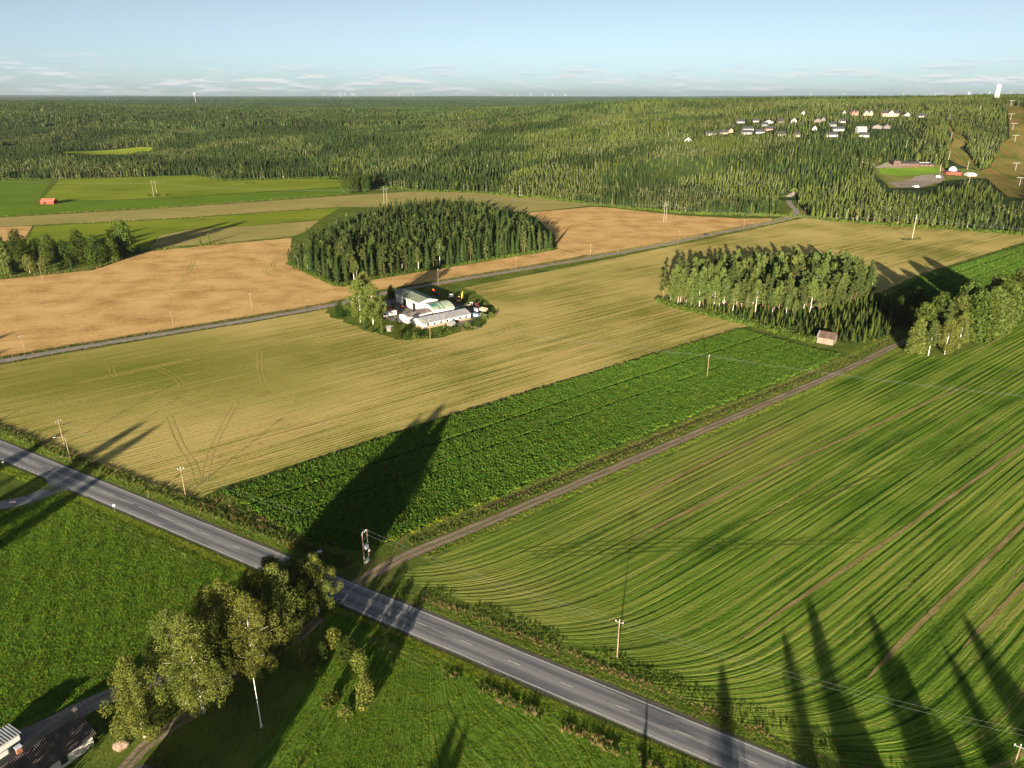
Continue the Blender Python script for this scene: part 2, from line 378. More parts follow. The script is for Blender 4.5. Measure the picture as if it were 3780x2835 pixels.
rowE = (W(1590, 715)[0] - W(470, 1062)[0], W(1590, 715)[1] - W(470, 1062)[1])         # direction of the long field boundary
M_STUB = field_mat('stubble', (.13, .135, .028), (.42, .345, .115), (.60, .46, .19), row=1.8, wave=.95, streak=1.05, fine=.95, bump=.14, patch=1.1, tan=(.60, .41, .19), tanlim=(.52, .70), pscale=.010, tint=(.15, .165, .024))
M_GOLD = field_mat('ripe_grain', (.30, .175, .062), (.54, .345, .142), (.60, .40, .18), row=4.0, wave=.12, streak=.30, fine=1.7, bump=.16, patch=.85, tan=(.28, .185, .065), tanlim=(.56, .76), pscale=.05)
M_GREEN = field_mat('green_ley', (.095, .135, .014), (.165, .215, .022), (.25, .27, .034), row=3.0, wave=.4, streak=.8, fine=.5, bump=.10, patch=.6, tan=(0.213, 0.237, 0.037), tanlim=(.5, .7), pscale=.012)
M_GREEN2 = field_mat('green_ley_deep', (.068, .128, .014), (.105, .178, .019), (.15, .21, .026), row=3.0, wave=.4, streak=.5, fine=.5, bump=.10, patch=.4)
M_BEIGE = field_mat('pale_stubble', (0.195, 0.180, 0.060), (0.285, 0.247, 0.087), (0.390, 0.315, 0.128), row=3.0, wave=.4, streak=.6, fine=.4, bump=.08, patch=.4, tan=(0.195, 0.225, 0.060), tanlim=(.55, .7))
M_GRASS_A = field_mat('lush_grass', (.030, .072, .008), (.095, .175, .018), (.17, .255, .032), row=2.2, wave=.12, streak=.45, fine=1.1, bump=.22, patch=.7, pscale=.05)
M_LAWN = field_mat('mown_meadow', (.042, .088, .010), (.088, .155, .018), (.155, .205, .034), row=2.4, wave=.95, streak=.5, fine=.7, bump=.13, patch=.4, pscale=.05)
M_ROWS = field_mat('regrown_stubble', (.024, .060, .007), (.098, .168, .019), (.215, .245, .050), row=2.1, wave=1.4, streak=.95, fine=.55, bump=.28, patch=.45, tan=(0.315, 0.217, 0.108), tanlim=(.585, .68), pscale=.03, rjit=.10, tanf=(.5, .0025), tint=(.21, .20, .055))
M_POTATO = field_mat('crop_soil', (.012, .022, .005), (.022, .045, .008), (.035, .065, .010), row=.8, wave=.6, streak=.2, fine=.4, bump=.12, patch=.2)

POLY_E = [(-160, 815), (0, 788), (150, 762), (375, 724), (560, 694), (705, 668), (1000, 622), (1250, 573), (1530, 516), (1700, 479), (1738, 471), (1815, 479), (1992, 491), (2212, 507), (2330, 512), (2330, 486), (2212, 523), (1990, 591), (1880, 640), (1740, 690), (1612, 705), (1590, 712), (1280, 803), (970, 896), (700, 983), (470, 1056), (428, 1078), (330, 1056), (160, 985), (0, 925), (-160, 860)]
def rcE(X, Y):
    L = math.hypot(*rowE); d = (rowE[0] / L, rowE[1] / L); a = W(330, 800); b = W(60, 850); c = W(640, 760)
    g = np.maximum.reduce([1.0 * np.exp(-((X - a[0]) / 95) ** 2 - ((Y - a[1]) / 62) ** 2), .6 * np.exp(-((X - b[0]) / 40) ** 2 - ((Y - b[1]) / 35) ** 2), .8 * np.exp(-((X - c[0]) / 45) ** 2 - ((Y - c[1]) / 32) ** 2), .28 + 0 * X])
    return np.column_stack([X * d[1] - Y * d[0], X * d[0] + Y * d[1], g])
sheet('stubble_field', WP(POLY_E), .03, M_STUB, rcf=rcE, step=9, jit=.5)
POLY_G = [(-160, 640), (0, 604), (201, 584), (318, 543), (630, 514), (627, 546), (620, 569), (720, 618), (745, 620), (815, 603), (1000, 573), (1195, 541), (1206, 538), (1262, 551), (1240, 556), (1000, 599), (800, 629), (745, 647), (700, 659), (560, 682), (375, 710), (150, 747), (0, 771), (-160, 800)]
sheet('golden_grain_field', WP(POLY_G), .03, M_GOLD, rowdir=(1, .25), jit=.6)
sheet('golden_grain_field', WP([(1136, 460), (1281, 447), (1319, 449), (1474, 466), (1600, 472), (1690, 472), (1700, 474), (1640, 488), (1520, 512), (1302, 550), (1262, 551), (1206, 537), (1196, 505), (1154, 468)]), .03, M_GOLD, rowdir=(1, .3), jit=.6)
sheet('pale_stubble_field', WP([(1040, 426), (1175, 428), (1284, 443), (1136, 459), (1070, 452)]), .03, M_BEIGE, rowdir=(1, .3), jit=.6)
sheet('pale_stubble_field', WP([(-120, 478), (0, 470), (368, 449), (737, 423), (900, 413), (1055, 417), (1118, 426), (1040, 450), (740, 447), (368, 472), (0, 490), (-120, 497)]), .03, M_BEIGE, rowdir=(1, .1), jit=.6)
sheet('pale_stubble_field', WP([(345, 509), (402, 497), (553, 487), (690, 476), (660, 500), (630, 512), (369, 533), (318, 541)]), .03, M_BEIGE, rowdir=(1, .1), jit=.6)
sheet('golden_grain_field', WP([(-120, 500), (0, 491), (69, 488), (50, 522), (0, 521), (-120, 530)]), .03, M_GOLD, rowdir=(1, .25), jit=.6)
sheet('green_field', WP([(74, 489), (370, 474), (737, 448), (690, 474), (553, 486), (402, 496), (345, 508), (312, 542), (180, 545), (55, 528)]), .03, M_GREEN, rowdir=(1, .1), jit=.6)
sheet('green_field', WP([(-120, 394), (0, 390), (112, 389), (85, 429), (84, 436), (0, 439), (-120, 448)]), .03, M_GREEN2, rowdir=(.2, 1), jit=.6)
sheet('green_field', WP([(128, 388), (419, 379), (479, 390), (745, 385), (745, 403), (330, 428), (84, 437), (100, 420)]), .03, M_GREEN, rowdir=(1, .1), jit=.6)
sheet('green_field', WP([(-120, 450), (0, 441), (330, 430), (745, 405), (745, 419), (368, 447), (0, 467), (-120, 475)]), .035, M_GREEN2, rowdir=(1, .1), jit=.6)

# main road: fit the two painted edge lines
up_px = [(0, 952), (157.5, 1019), (301.6, 1074.2), (502.7, 1153), (636.7, 1211.6), (709, 1240.8), (812, 1279.3), (905, 1320.5), (1066.7, 1389.7), (1341.8, 1498.7), (1538, 1578), (1726, 1659)]
lo_px = [(147, 1052.4), (301.6, 1117.7), (536, 1218.3), (702, 1285.5), (778, 1323.3), (884, 1366.3), (987.6, 1409.3), (1169.8, 1486.6), (1341.8, 1560.6)]
A_, B_ = np.array(WP(up_px)), np.array(WP(lo_px))
pu = np.polyfit(A_[:, 0], A_[:, 1], 2); pl = np.polyfit(B_[:, 0], B_[:, 1], 2); pcn = (pu + pl) / 2
def road_y(x): return float(np.polyval(pcn, x))
road_line = [(x, road_y(x)) for x in np.arange(-330, 190, 5.0)]
HALF = abs(float(np.mean(np.polyval(pu, [-100, -20]) - np.polyval(pl, [-100, -20])))) / 2 * math.cos(math.atan(np.polyval(np.polyder(pcn), -60)))
def along(dist):   # offset polyline (positive = far side of the road)
    out = []
    for i, p in enumerate(road_line):
        a, b = road_line[max(i - 1, 0)], road_line[min(i + 1, len(road_line) - 1)]
        d = Vector((b[0] - a[0], b[1] - a[1])).normalized(); out.append((p[0] - d.y * dist, p[1] + d.x * dist))
    return out
def d_road(X, Y):
    sl = np.polyval(np.polyder(pcn), X); return (Y - np.polyval(pcn, X)) / np.sqrt(1 + sl * sl)
t = NT('asphalt'); rc = t.attr('rc'); tt, ss, _ = t.sep(rc)
wob = t.m('ADD', tt, t.m('MULTIPLY', t.m('SUBTRACT', t.noise(t.vmul(rc, (.1, .05, 1)), 1., 3), .5), 1.1))
a = t.mapr(t.m('ABSOLUTE', t.m('SUBTRACT', t.m('ABSOLUTE', wob), 1.75)), .25, .9, 0, 1)
c = t.mix(a, (.135, .137, .148), (.225, .222, .226))
pt = t.noise(t.vmul(rc, (.35, .03, 1)), 1., 3, .5)
c = t.mix(t.mapr(pt, .52, .60), c, (.115, .118, .132)); gr = t.noise(t.pos(), 9., 3, .7)
c = t.mix(t.mapr(gr, .3, .7, 0, .5), c, t.mix(.5, c, (.02, .02, .022)))
ck = t.n('ShaderNodeTexVoronoi'); ck.feature = 'DISTANCE_TO_EDGE'; ck.inputs['Scale'].default_value = .16; t.l(t.vmul(rc, (.7, 1, 1)), ck.inputs['Vector'])
c = t.mix(t.mapr(ck.outputs['Distance'], .002, .007, .30, 0), c, (.04, .04, .04))
M_ASPH = t.surf(c, .62, t.bump(gr, .01), .35)
t = NT('road_gravel'); rc = t.attr('rc'); tt, ss, _ = t.sep(rc); gr = t.noise(t.pos(), 2.5, 5, .7); g2 = t.noise(t.vmul(rc, (.8, .06, 1)), 1., 4, .6)
M_SHLD = t.diff(t.mix(t.mapr(g2, .35, .65), t.mix(gr, (.055, .05, .04), (.16, .14, .11)), (.06, .075, .02)), t.bump(gr, .05))
def track_mat(name, c1, c2, grass, w2, gw):
    t = NT(name); rc = t.attr('rc'); tt, ss, _ = t.sep(rc); gr = t.noise(t.pos(), 1.6, 5, .7); g2 = t.noise(t.vmul(rc, (.9, .10, 1)), 1., 4, .6)
    c = t.mix(t.mapr(t.m('ADD', t.m('MULTIPLY', gr, .5), t.m('MULTIPLY', g2, .5)), .38, .62), c1, c2)
    ab = t.m('ABSOLUTE', t.m('ADD', tt, t.m('MULTIPLY', t.m('SUBTRACT', g2, .5), .8)))
    if gw: c = t.mix(t.mapr(ab, gw * .4, gw, .75, 0), c, grass)
    c = t.mix(t.mapr(t.m('ADD', ab, t.m('MULTIPLY', t.m('SUBTRACT', gr, .5), 1.2)), w2 * .78, w2, 0, 1), c, grass)
    return t.diff(c, t.bump(gr, .08))
M_DIRT = track_mat('dirt_track', (.15, .115, .083), (.30, .235, .175), (.085, .10, .026), 1.9, .45)
M_GRAVEL = track_mat('gravel', (.18, .158, .142), (.34, .30, .265), (.10, .105, .03), 3.2, 0)
t = NT('yard_gravel'); gr = t.noise(t.pos(), 1.2, 5, .7); g2 = t.noise(t.pos(), .12, 4, .6)
M_YARD = t.diff(t.mix(t.mapr(g2, .55, .68), t.mix(t.mapr(gr, .3, .7), (.13, .112, .10), (.25, .215, .185)), (.11, .12, .03)), t.bump(gr, .06))
M_LINE = paint((.62, .62, .6), .6, .3, scale=3)

strip('gravel_shoulder', road_line, HALF * 2 + 2.6, .045, M_SHLD)
road = strip('main_road', road_line, HALF * 2 + .9, .07, M_ASPH, crown=.06, nx=8)
def mark(name, d, s0, s1, wd=.14):
    L = along(d); cum = np.concatenate([[0], np.cumsum([math.hypot(L[i + 1][0] - L[i][0], L[i + 1][1] - L[i][1]) for i in range(len(L) - 1)])])
    ks = [s0] + [q for q in cum if s0 < q < s1] + [s1]; xs = [p[0] for p in L]; ys = [p[1] for p in L]
    strip(name, [(float(np.interp(k, cum, xs)), float(np.interp(k, cum, ys))) for k in ks], wd, .082 + .06 * max(0, 1 - abs(d) / (HALF + .45)), M_LINE, parent=road, nx=1, kind=None)
mark('edge_line', HALF, 0, 590, .15)
def s_at(x): return sum(math.hypot(5, road_line[i + 1][1] - road_line[i][1]) for i in range(len(road_line) - 1) if road_line[i][0] < x)
s_j0, s_j1 = s_at(W(150, 1035)[0]), s_at(W(0, 955)[0]) - 30
mark('edge_line', -HALF, s_j0 + 3, 590, .15)
for k in range(26): mark('edge_dash', -HALF, s_j0 - 2.5 * k - 1.2, s_j0 - 2.5 * k, .15)
s = s_at(-240); 
sA = s_at(W(420, 1120)[0])
while s < 580:
    L = 6.5 if s < sA else 3.0
    mark('centre_dash', 0, s, s + L, .13); s += 9.0 if s < sA else 12.0

# grassy verge and ditches: two low banks with a hollow between
M_VERGE = field_mat('bright_verge', (.075, .095, .014), (.165, .185, .022), (.26, .25, .045), row=9, wave=0., streak=.3, fine=1.0, bump=.12, patch=.6, pscale=.1)
def sub_line(d, x0, x1): return [p for p in along(d) if x0 < p[0] < x1]
def ditch(d, x0, x1, depth=.16):
    L = sub_line(d, x0, x1); prof = [(-1.9, 0), (-1.2, depth * .55), (-.75, depth), (-.3, .12), (0, .06), (.3, .12), (.75, depth), (1.2, depth * .55), (1.9, 0)]; v = []; rc = []; f = []; s = 0; m = len(prof); rr = random.Random(3)
    for i, p in enumerate(L):
        a, b = L[max(i - 1, 0)], L[min(i + 1, len(L) - 1)]; dd = Vector((b[0] - a[0], b[1] - a[1])).normalized(); s += 5
        for t_, h_ in prof: j = rr.uniform(.5, 1.3) * min(1, i / 3, (len(L) - 1 - i) / 3); v.append((p[0] + dd.y * t_, p[1] - dd.x * t_, .02 + h_ * j)); rc.append((t_, s, 0))
    for i in range(len(L) - 1):
        for k in range(m - 1): f.append((i * m + k, i * m + k + 1, (i + 1) * m + k + 1, (i + 1) * m + k))
    me = bpy.data.meshes.new('ditch'); me.from_pydata(v, [], f); set_rc(me, rc); me.materials.append(G_GRASS); me.update()
    if me.polygons[0].normal.z < 0: me.flip_normals()
    add('ditch', me)['kind'] = 'structure'
strip('grass_verge', sub_line(-HALF - 2.8, W(150, 1060)[0], 200), 2.8, .040, M_VERGE)
ditch(-HALF - 6.0, W(140, 1065)[0], W(520, 1240)[0]); ditch(-HALF - 6.0, W(735, 1320)[0], W(960, 1420)[0]); ditch(HALF + 4.6, -300, W(680, 1190)[0], .12)

# bus bay and side road on the left
sheet('side_road', WP([(-60, 985), (0, 982), (40, 1003), (95, 1030), (104, 1046), (92, 1056), (55, 1072), (0, 1083), (-90, 1090), (-90, 1110), (0, 1101), (60, 1089), (110, 1070), (150, 1058), (190, 1075), (175, 1045), (120, 1020), (60, 990), (0, 963), (-60, 950)]), .060, M_ASPH, rowdir=(1, -.58), seg=3)
# gravel farm road through the middle
grl = smooth_line(WP([(-200, 813), (0, 781), (150, 755), (375, 718), (560, 688), (700, 663), (760, 650), (850, 630), (960, 610), (1100, 587), (1250, 562), (1400, 535), (1530, 508), (1620, 490), (1690, 475)]) + [WT(1716, 466)[:2], WT(1722, 458)[:2], WT(1708, 443)[:2], WT(1703, 431)[:2], WT(1706, 423)[:2], WT(1718, 417)[:2]], 6)
strip('gravel_road', grl, 6.4, .10, M_GRAVEL, drape=True, nx=4, crown=.08)
gl2 = [p for p in grl]
# dirt track from the main road along the crop field
trk = smooth_line(WP([(768, 1262), (800, 1243), (840, 1220), (900, 1191), (980, 1159), (1100, 1108), (1300, 1023), (1500, 938), (1700, 853), (1850, 788), (1935, 746), (1990, 722)]), 3)
strip('dirt_track', trk, 3.8, .05, M_DIRT, nx=4, wfun=lambda f, s: 5.0 + 10.0 * max(0, 1 - s / 20.) ** 1.6)
# driveway by the birches (lower left)
strip('driveway', smooth_line(WP([(640, 1365), (520, 1400), (430, 1440), (300, 1480), (200, 1520), (100, 1570), (0, 1615), (-120, 1680)]), 3), 4.4, .05, M_GRAVEL, nx=4)
strip('garden_path', smooth_line(WP([(690, 1335), (655, 1370), (600, 1410), (520, 1450), (430, 1535), (370, 1570), (310, 1615), (270, 1659), (240, 1700)]), 3), 2.6, .045, M_DIRT, nx=4)
sheet('yard_gravel', [(-95, 84), (-63, 84), (-63, 70), (-120, 60), (-120, 84)], .04, M_YARD, seg=3, jit=.3)

# near fields
dtr = Vector(trk[-1]) - Vector(trk[30]); dtr.normalize()
def rcA(X, Y): return np.column_stack([X * .55 + Y * .83 + 4 * np.sin(X / 13), Y * .55 - X * .83, 0 * X])
sheet('grass_field', WP([(-160, 1125), (0, 1106), (60, 1094), (130, 1070), (300, 1150), (470, 1226), (524, 1252), (500, 1280), (470, 1310), (420, 1400), (330, 1455), (200, 1502), (100, 1545), (0, 1588), (-120, 1640)]), .03, M_GRASS_A, rcf=rcA, step=3, jit=.5, seg=4)
cB = W(1010, 1720)
def rcB(X, Y):
    a = d_road(X, Y) * -1; r = np.hypot((X - cB[0]) * 1.0, (Y - cB[1]) * .9)
    g = 1 / (1 + np.exp(-(X - W(880, 1500)[0]) / 5)); 
    q = X * .85 - Y * .53
    return np.column_stack([r * g + q * (1 - g), np.arctan2(X - cB[0], Y - cB[1]) * 25, 0 * X])
sheet('mown_meadow', WP([(705, 1318), (790, 1345), (900, 1395), (950, 1425), (1100, 1490), (1300, 1570), (1500, 1655), (1620, 1710), (430, 1720), (545, 1655), (600, 1580), (680, 1465), (700, 1400)]), .03, M_LAWN, rcf=rcB, step=3, jit=.4, seg=4)
def rcF(X, Y):
    p = Vector(trk[12]); q = Vector(trk[-6]); d = (q - p).normalized()
    dt = (X - p.x) * d.y - (Y - p.y) * d.x; s = (X - p.x) * d.x + (Y - p.y) * d.y
    dr = np.maximum(d_road(X, Y) - 5, 0)
    corner = 14 * np.exp(-((X - W(2050, 830)[0]) ** 2 + (Y - W(2050, 830)[1]) ** 2) / 900)
    wig = 0.0 * np.exp(-((dt - 30) / 14) ** 2) * np.sin(s / 16) * (1 / (1 + np.exp(-(s - 120) / 12)))
    tn = .8 * np.exp(-((dt - 20) / 16) ** 2) * np.exp(-((s - 70) / 70) ** 2) + .7 * np.exp(-((dr - 14) / 10) ** 2) * np.exp(-((dt - 25) / 40) ** 2)
    return np.column_stack([dt + (7 + 20 * np.exp(-(np.maximum(s, 0) / 75) ** 2)) * np.exp(-dr / 8.) + wig, s, np.clip(tn, 0, 1) * .75])
sheet('regrown_stubble_field', WP([(868, 1243), (960, 1196), (1100, 1136), (1300, 1050), (1500, 961), (1700, 872), (1850, 802), (1955, 762), (2050, 772), (2110, 748), (2170, 716), (2212, 650), (2330, 605), (2500, 900), (2600, 1300), (2500, 1720), (1990, 1720), (1850, 1662), (1700, 1600), (1500, 1518), (1300, 1425), (1120, 1345), (1000, 1298), (900, 1262)]), .03, M_ROWS, rcf=rcF, step=2.5, jit=.35, seg=4)
POLY_D = [(478, 1066), (700, 991), (970, 902), (1280, 808), (1600, 711), (1690, 737), (1815, 767), (1760, 793), (1500, 895), (1300, 975), (1180, 1028), (1000, 1104), (845, 1170), (770, 1190), (690, 1172), (640, 1150), (560, 1112)]
sheet('crop_field', WP(POLY_D), .03, M_POTATO, rowdir=rowE, jit=.4)
POLY_J = [(2330, 484), (2212, 530), (2100, 565), (1995, 598), (1900, 650), (1960, 690), (2060, 680), (2100, 640), (2212, 618), (2330, 580)]
sheet('crop_field', WP(POLY_J), .032, M_POTATO, rowdir=rowE, jit=.4)
sheet('farm_yard', WP([(705, 672), (730, 655), (800, 640), (900, 628), (1000, 622), (1040, 640), (1072, 672), (1050, 700), (960, 728), (860, 734), (790, 716), (740, 696)]), .045, G_GRASS, jit=2.2, seg=4)
sheet('yard_gravel', WP([(835, 690), (855, 660), (838, 648), (860, 640), (900, 655), (960, 650), (1020, 660), (1050, 684), (1020, 700), (880, 700)]), .055, M_YARD, jit=.8, seg=4)

# wheel tracks pressed into the fields
M_RUT = field_mat('pressed_rut', (.025, .045, .007), (.06, .09, .014), (.12, .14, .035), row=9, wave=0, streak=.2, fine=1.0, bump=.1, patch=.5)
M_RUT2 = field_mat('pressed_straw', (.20, .175, .05), (.36, .285, .10), (.52, .40, .17), row=9, wave=0, streak=.2, fine=1.2, bump=.1, patch=.6)
def ruts(line, mat, z, gauge=2.0, wd=.45):
    L = smooth_line(line, 3)
    for sgn in (-1, 1):
        q = []
        for i, p in enumerate(L):
            a, b = L[max(i - 1, 0)], L[min(i + 1, len(L) - 1)]; d = Vector((b[0] - a[0], b[1] - a[1])).normalized(); q.append((p[0] - d.y * gauge / 2 * sgn, p[1] + d.x * gauge / 2 * sgn))
        strip('wheel_track', q, wd, z, mat, nx=1)
for ln in ([(1120, 1190), (1300, 1175), (1500, 1168), (1700, 1173), (1860, 1168)], [(1150, 1203), (1400, 1188), (1600, 1182), (1760, 1165)], [(1560, 1145), (1750, 1080), (1950, 1010), (2100, 960)]):
    ruts(WP(ln), M_RUT, .075, 1.8, .26)
for ln in ([(365, 900), (390, 960), (420, 1010), (425, 1040)], [(510, 870), (480, 925), (455, 980), (440, 1040)], [(560, 760), (562, 800), (570, 830)], [(690, 690), (700, 715), (680, 745)],
           [(330, 790), (370, 810), (390, 835), (300, 850)], [(240, 790), (250, 812), (300, 800)], [(520, 860), (620, 840), (760, 800), (900, 790)]):
    ruts(WP(ln), M_RUT2, .062, 1.9, .4)
for ln in ([(620, 545), (600, 555), (590, 575), (620, 590), (690, 615)], [(560, 520), (590, 530), (600, 545)], [(420, 560), (400, 600), (370, 625)], [(630, 560), (600, 565), (570, 585), (600, 600)]):
    ruts(WP(ln), M_RUT2, .062, 2.2, .6)

# bare streaks left by the machine in the striped field, and the ploughed margin of the crop
M_BARE = track_mat('bare_streak', (.15, .13, .04), (.30, .235, .11), (.105, .175, .019), .72, 0)
for ln in ([(2300, 900), (2212, 962), (2080, 1055), (1900, 1180), (1700, 1312), (1590, 1392)], [(2300, 1050), (2212, 1130), (2100, 1240), (1980, 1355), (1870, 1470)], [(2100, 828), (1900, 915), (1700, 1003), (1500, 1098), (1330, 1182)], [(1700, 918), (1500, 1012), (1380, 1075)], [(2300, 1180), (2200, 1275), (2080, 1400)]):
    rb = random.Random(len(ln) + ln[0][1]); strip('bare_streak', smooth_line(WP(ln), 3), 2.0, .085, M_BARE, nx=4, wfun=lambda f, s: (1.05 + rb.uniform(-.3, .45)) * (.12 + .88 * min(1, f * 7, (1 - f) * 7)))
fur = []
for i, p in enumerate(trk):
    if p[1] < 175 or i > len(trk) - 30: continue
    a, b = trk[i - 1], trk[i + 1]; d = Vector((b[0] - a[0], b[1] - a[1])).normalized(); fur.append((p[0] - d.y * 6.6, p[1] + d.x * 6.6))
strip('plough_furrow', fur, 1.6, .052, track_mat('furrow_soil', (.035, .028, .018), (.09, .07, .042), (.06, .08, .018), .8, 0), nx=2)
# ------------------------------------------------------------------ trees
L_SPRUCE = leaf_mat('spruce_needles', (.015, .027, .009), (.035, .051, .014), .025, .22, .12)
L_PINE = leaf_mat('pine_needles', (.040, .058, .018), (.072, .088, .026), .02, .16, .2)
L_BIRCH = leaf_mat('birch_leaves', (.098, .120, .024), (.168, .186, .040), .02, .13, .35)
L_ASPEN = leaf_mat('aspen_leaves', (.068, .098, .022), (.125, .158, .040), .02, .18, .3)
L_BUSH = leaf_mat('bush_leaves', (.026, .048, .010), (.062, .088, .016), .03, .3, .25)
L_MIX = leaf_mat('young_wood_leaves', (.044, .064, .014), (.084, .100, .022), .025, .16, .2)
L_BUSH2 = leaf_mat('leafy_green', (.046, .072, .014), (.092, .120, .024), .025, .2, .3)
L_CROP = leaf_mat('crop_leaves', (.050, .112, .016), (.120, .200, .026), .03, .3, .3)
L_CROPY = leaf_mat('pale_crop_leaves', (0.138, 0.188, 0.018), (0.250, 0.263, 0.025), .02, .25, .3)
L_GRASS = leaf_mat('grass_blades', (.085, .165, .016), (.185, .280, .032), .03, .35, .3)
L_WEED = leaf_mat('dry_weeds', (0.130, 0.098, 0.039), (0.286, 0.208, 0.098), .03, .35, .25)
L_WEEDG = leaf_mat('green_weeds', (0.058, 0.098, 0.016), (0.117, 0.156, 0.029), .03, .35, .3)
def bark(name, c1, c2, sc_=3., th=(.4, .6)):
    t = NT(name); tc = t.n('ShaderNodeTexCoord').outputs['Object']; n = t.noise(t.vmul(tc, (3, 3, 1.2)), sc_, 4, .6)
    return t.diff(t.mix(t.mapr(n, *th), c1, c2), t.bump(n, .03))
B_BIRCH = bark('birch_bark', (.09, .07, .055), (.66, .60, .52), 1.1, (.34, .46)); B_DARK = bark('spruce_bark', (.07, .05, .035), (.15, .11, .08)); B_PINE = bark('pine_bark', (.13, .075, .045), (.24, .14, .08), 1.0)
B_ASPEN = bark('aspen_bark', (.22, .20, .16), (.50, .46, .38), 1.2)

def tri_mesh(name, V, F, mats, mi=None):
    me = bpy.data.meshes.new(name); me.from_pydata(V, [], F)
    for q in mats: me.materials.append(q)
    if mi is not None: me.polygons.foreach_set('material_index', mi)
    me.update(); return me
def conifer_mb(seed, h, rad, levels, nb, base=.06, core=True, m=0, side=False, power=.85):
    r = random.Random(seed); b = MB()
    if core:
        k = 7; b.lathe([(rad * .50, h * (base + .02)), (rad * .42, h * .45), (rad * .16, h * .8), (.03, h * .99)], k, m=m)
        b.v = [(x * r.uniform(.8, 1.2), y * r.uniform(.8, 1.2), z) for x, y, z in b.v]
    for i in range(levels):
        f = (i + r.uniform(-.3, .3)) / levels; f = min(max(f, 0), .985); z = h * (base + (1 - base) * f)
        Lr = rad * (1 - f) ** power * (1.0 if f > .12 else .75 + 2 * f) + .12
        a0 = r.random() * 6.28; n = max(4, int(nb * (1 - f * .5)))
        for q in range(n):
            a = a0 + 6.283 * q / n + r.uniform(-.3, .3); L = Lr * r.uniform(.62, 1.18); dr = r.uniform(.12, .42) * L; wd = L * r.uniform(.24, .36) + .05
            ca, sa = math.cos(a), math.sin(a); zz = z + r.uniform(-.25, .25)
            mid = (ca * L * .55, sa * L * .55, zz - dr * .35)
            p0 = (0, 0, zz + .2 * L); tip = (ca * L, sa * L, zz - dr + .08 * L)
            l = (mid[0] - sa * wd, mid[1] + ca * wd, mid[2] - wd * .55); rr = (mid[0] + sa * wd, mid[1] - ca * wd, mid[2] - wd * .55)
            b.quad(p0, l, tip, m=m); b.quad(p0, tip, rr, m=m)
            if side:
                for sg in (-1, 1):
                    a2 = a + sg * r.uniform(.35, .7); t0 = (ca * L * .35, sa * L * .35, zz - dr * .1); L2 = L * r.uniform(.3, .5)
                    e = (t0[0] + math.cos(a2) * L2, t0[1] + math.sin(a2) * L2, t0[2] - L2 * r.uniform(.15, .5)); c = (t0[0] + math.cos(a2 + sg * .7) * L2 * .5, t0[1] + math.sin(a2 + sg * .7) * L2 * .5, t0[2] - L2 * .45)
                    b.quad(t0, c, e, m=m)
    b.tube([(0, 0, h * .9), (0, 0, h * 1.02)], [.10, .01], 3, m)
    return b
def leaf_cloud(b, r, blobs, n, size, m=0, out=.9, flat=1.0, droop=0.0):
    tot = sum(q[3] * q[4] * q[5] for q in blobs) ** 1.0
    for (cx, cy, cz, rx, ry, rz) in blobs:
        k = max(6, int(n * (rx * ry * rz) / tot))
        for _ in range(k):
            while True:
                d = Vector((r.uniform(-1, 1), r.uniform(-1, 1), r.uniform(-1, 1)))
                if .05 < d.length < 1: break
            rr = d.length ** .35; d = d.normalized(); jag = 1 + .22 * math.sin(d.x * 5 + cx * 3) * math.sin(d.y * 6 + cy) + r.uniform(-.12, .12)
            p = Vector((cx + d.x * rx * rr * jag, cy + d.y * ry * rr * jag, cz + d.z * rz * rr * jag - droop * (d.x * d.x + d.y * d.y) * rr))
            nn = (d * out + Vector((r.gauss(0, .6), r.gauss(0, .6), r.gauss(0, .6) + .15))).normalized()
            u = nn.cross(Vector((r.uniform(-1, 1), r.uniform(-1, 1), r.uniform(-1, 1)))).normalized(); w_ = nn.cross(u)
            s1 = size * r.uniform(.6, 1.35); s2 = s1 * r.uniform(.5, .9)
            b.quad(p - u * s1, p - w_ * s2, p + u * s1, p + w_ * s2, m=m)
    return b
def trunk_mb(r, h, rad, lean=.03, n=5, top=.1, m=0, k=6):
    b = MB(); pts = []; x = y = 0
    for i in range(n + 1):
        pts.append((x, y, h * i / n - (.3 if i == 0 else 0))); x += r.uniform(-lean, lean) * h / n; y += r.uniform(-lean, lean) * h / n
    b.tube(pts, [rad * (1.25 if i == 0 else 1) * (1 - i / n) + rad * top for i in range(n + 1)], k, m); return b, pts
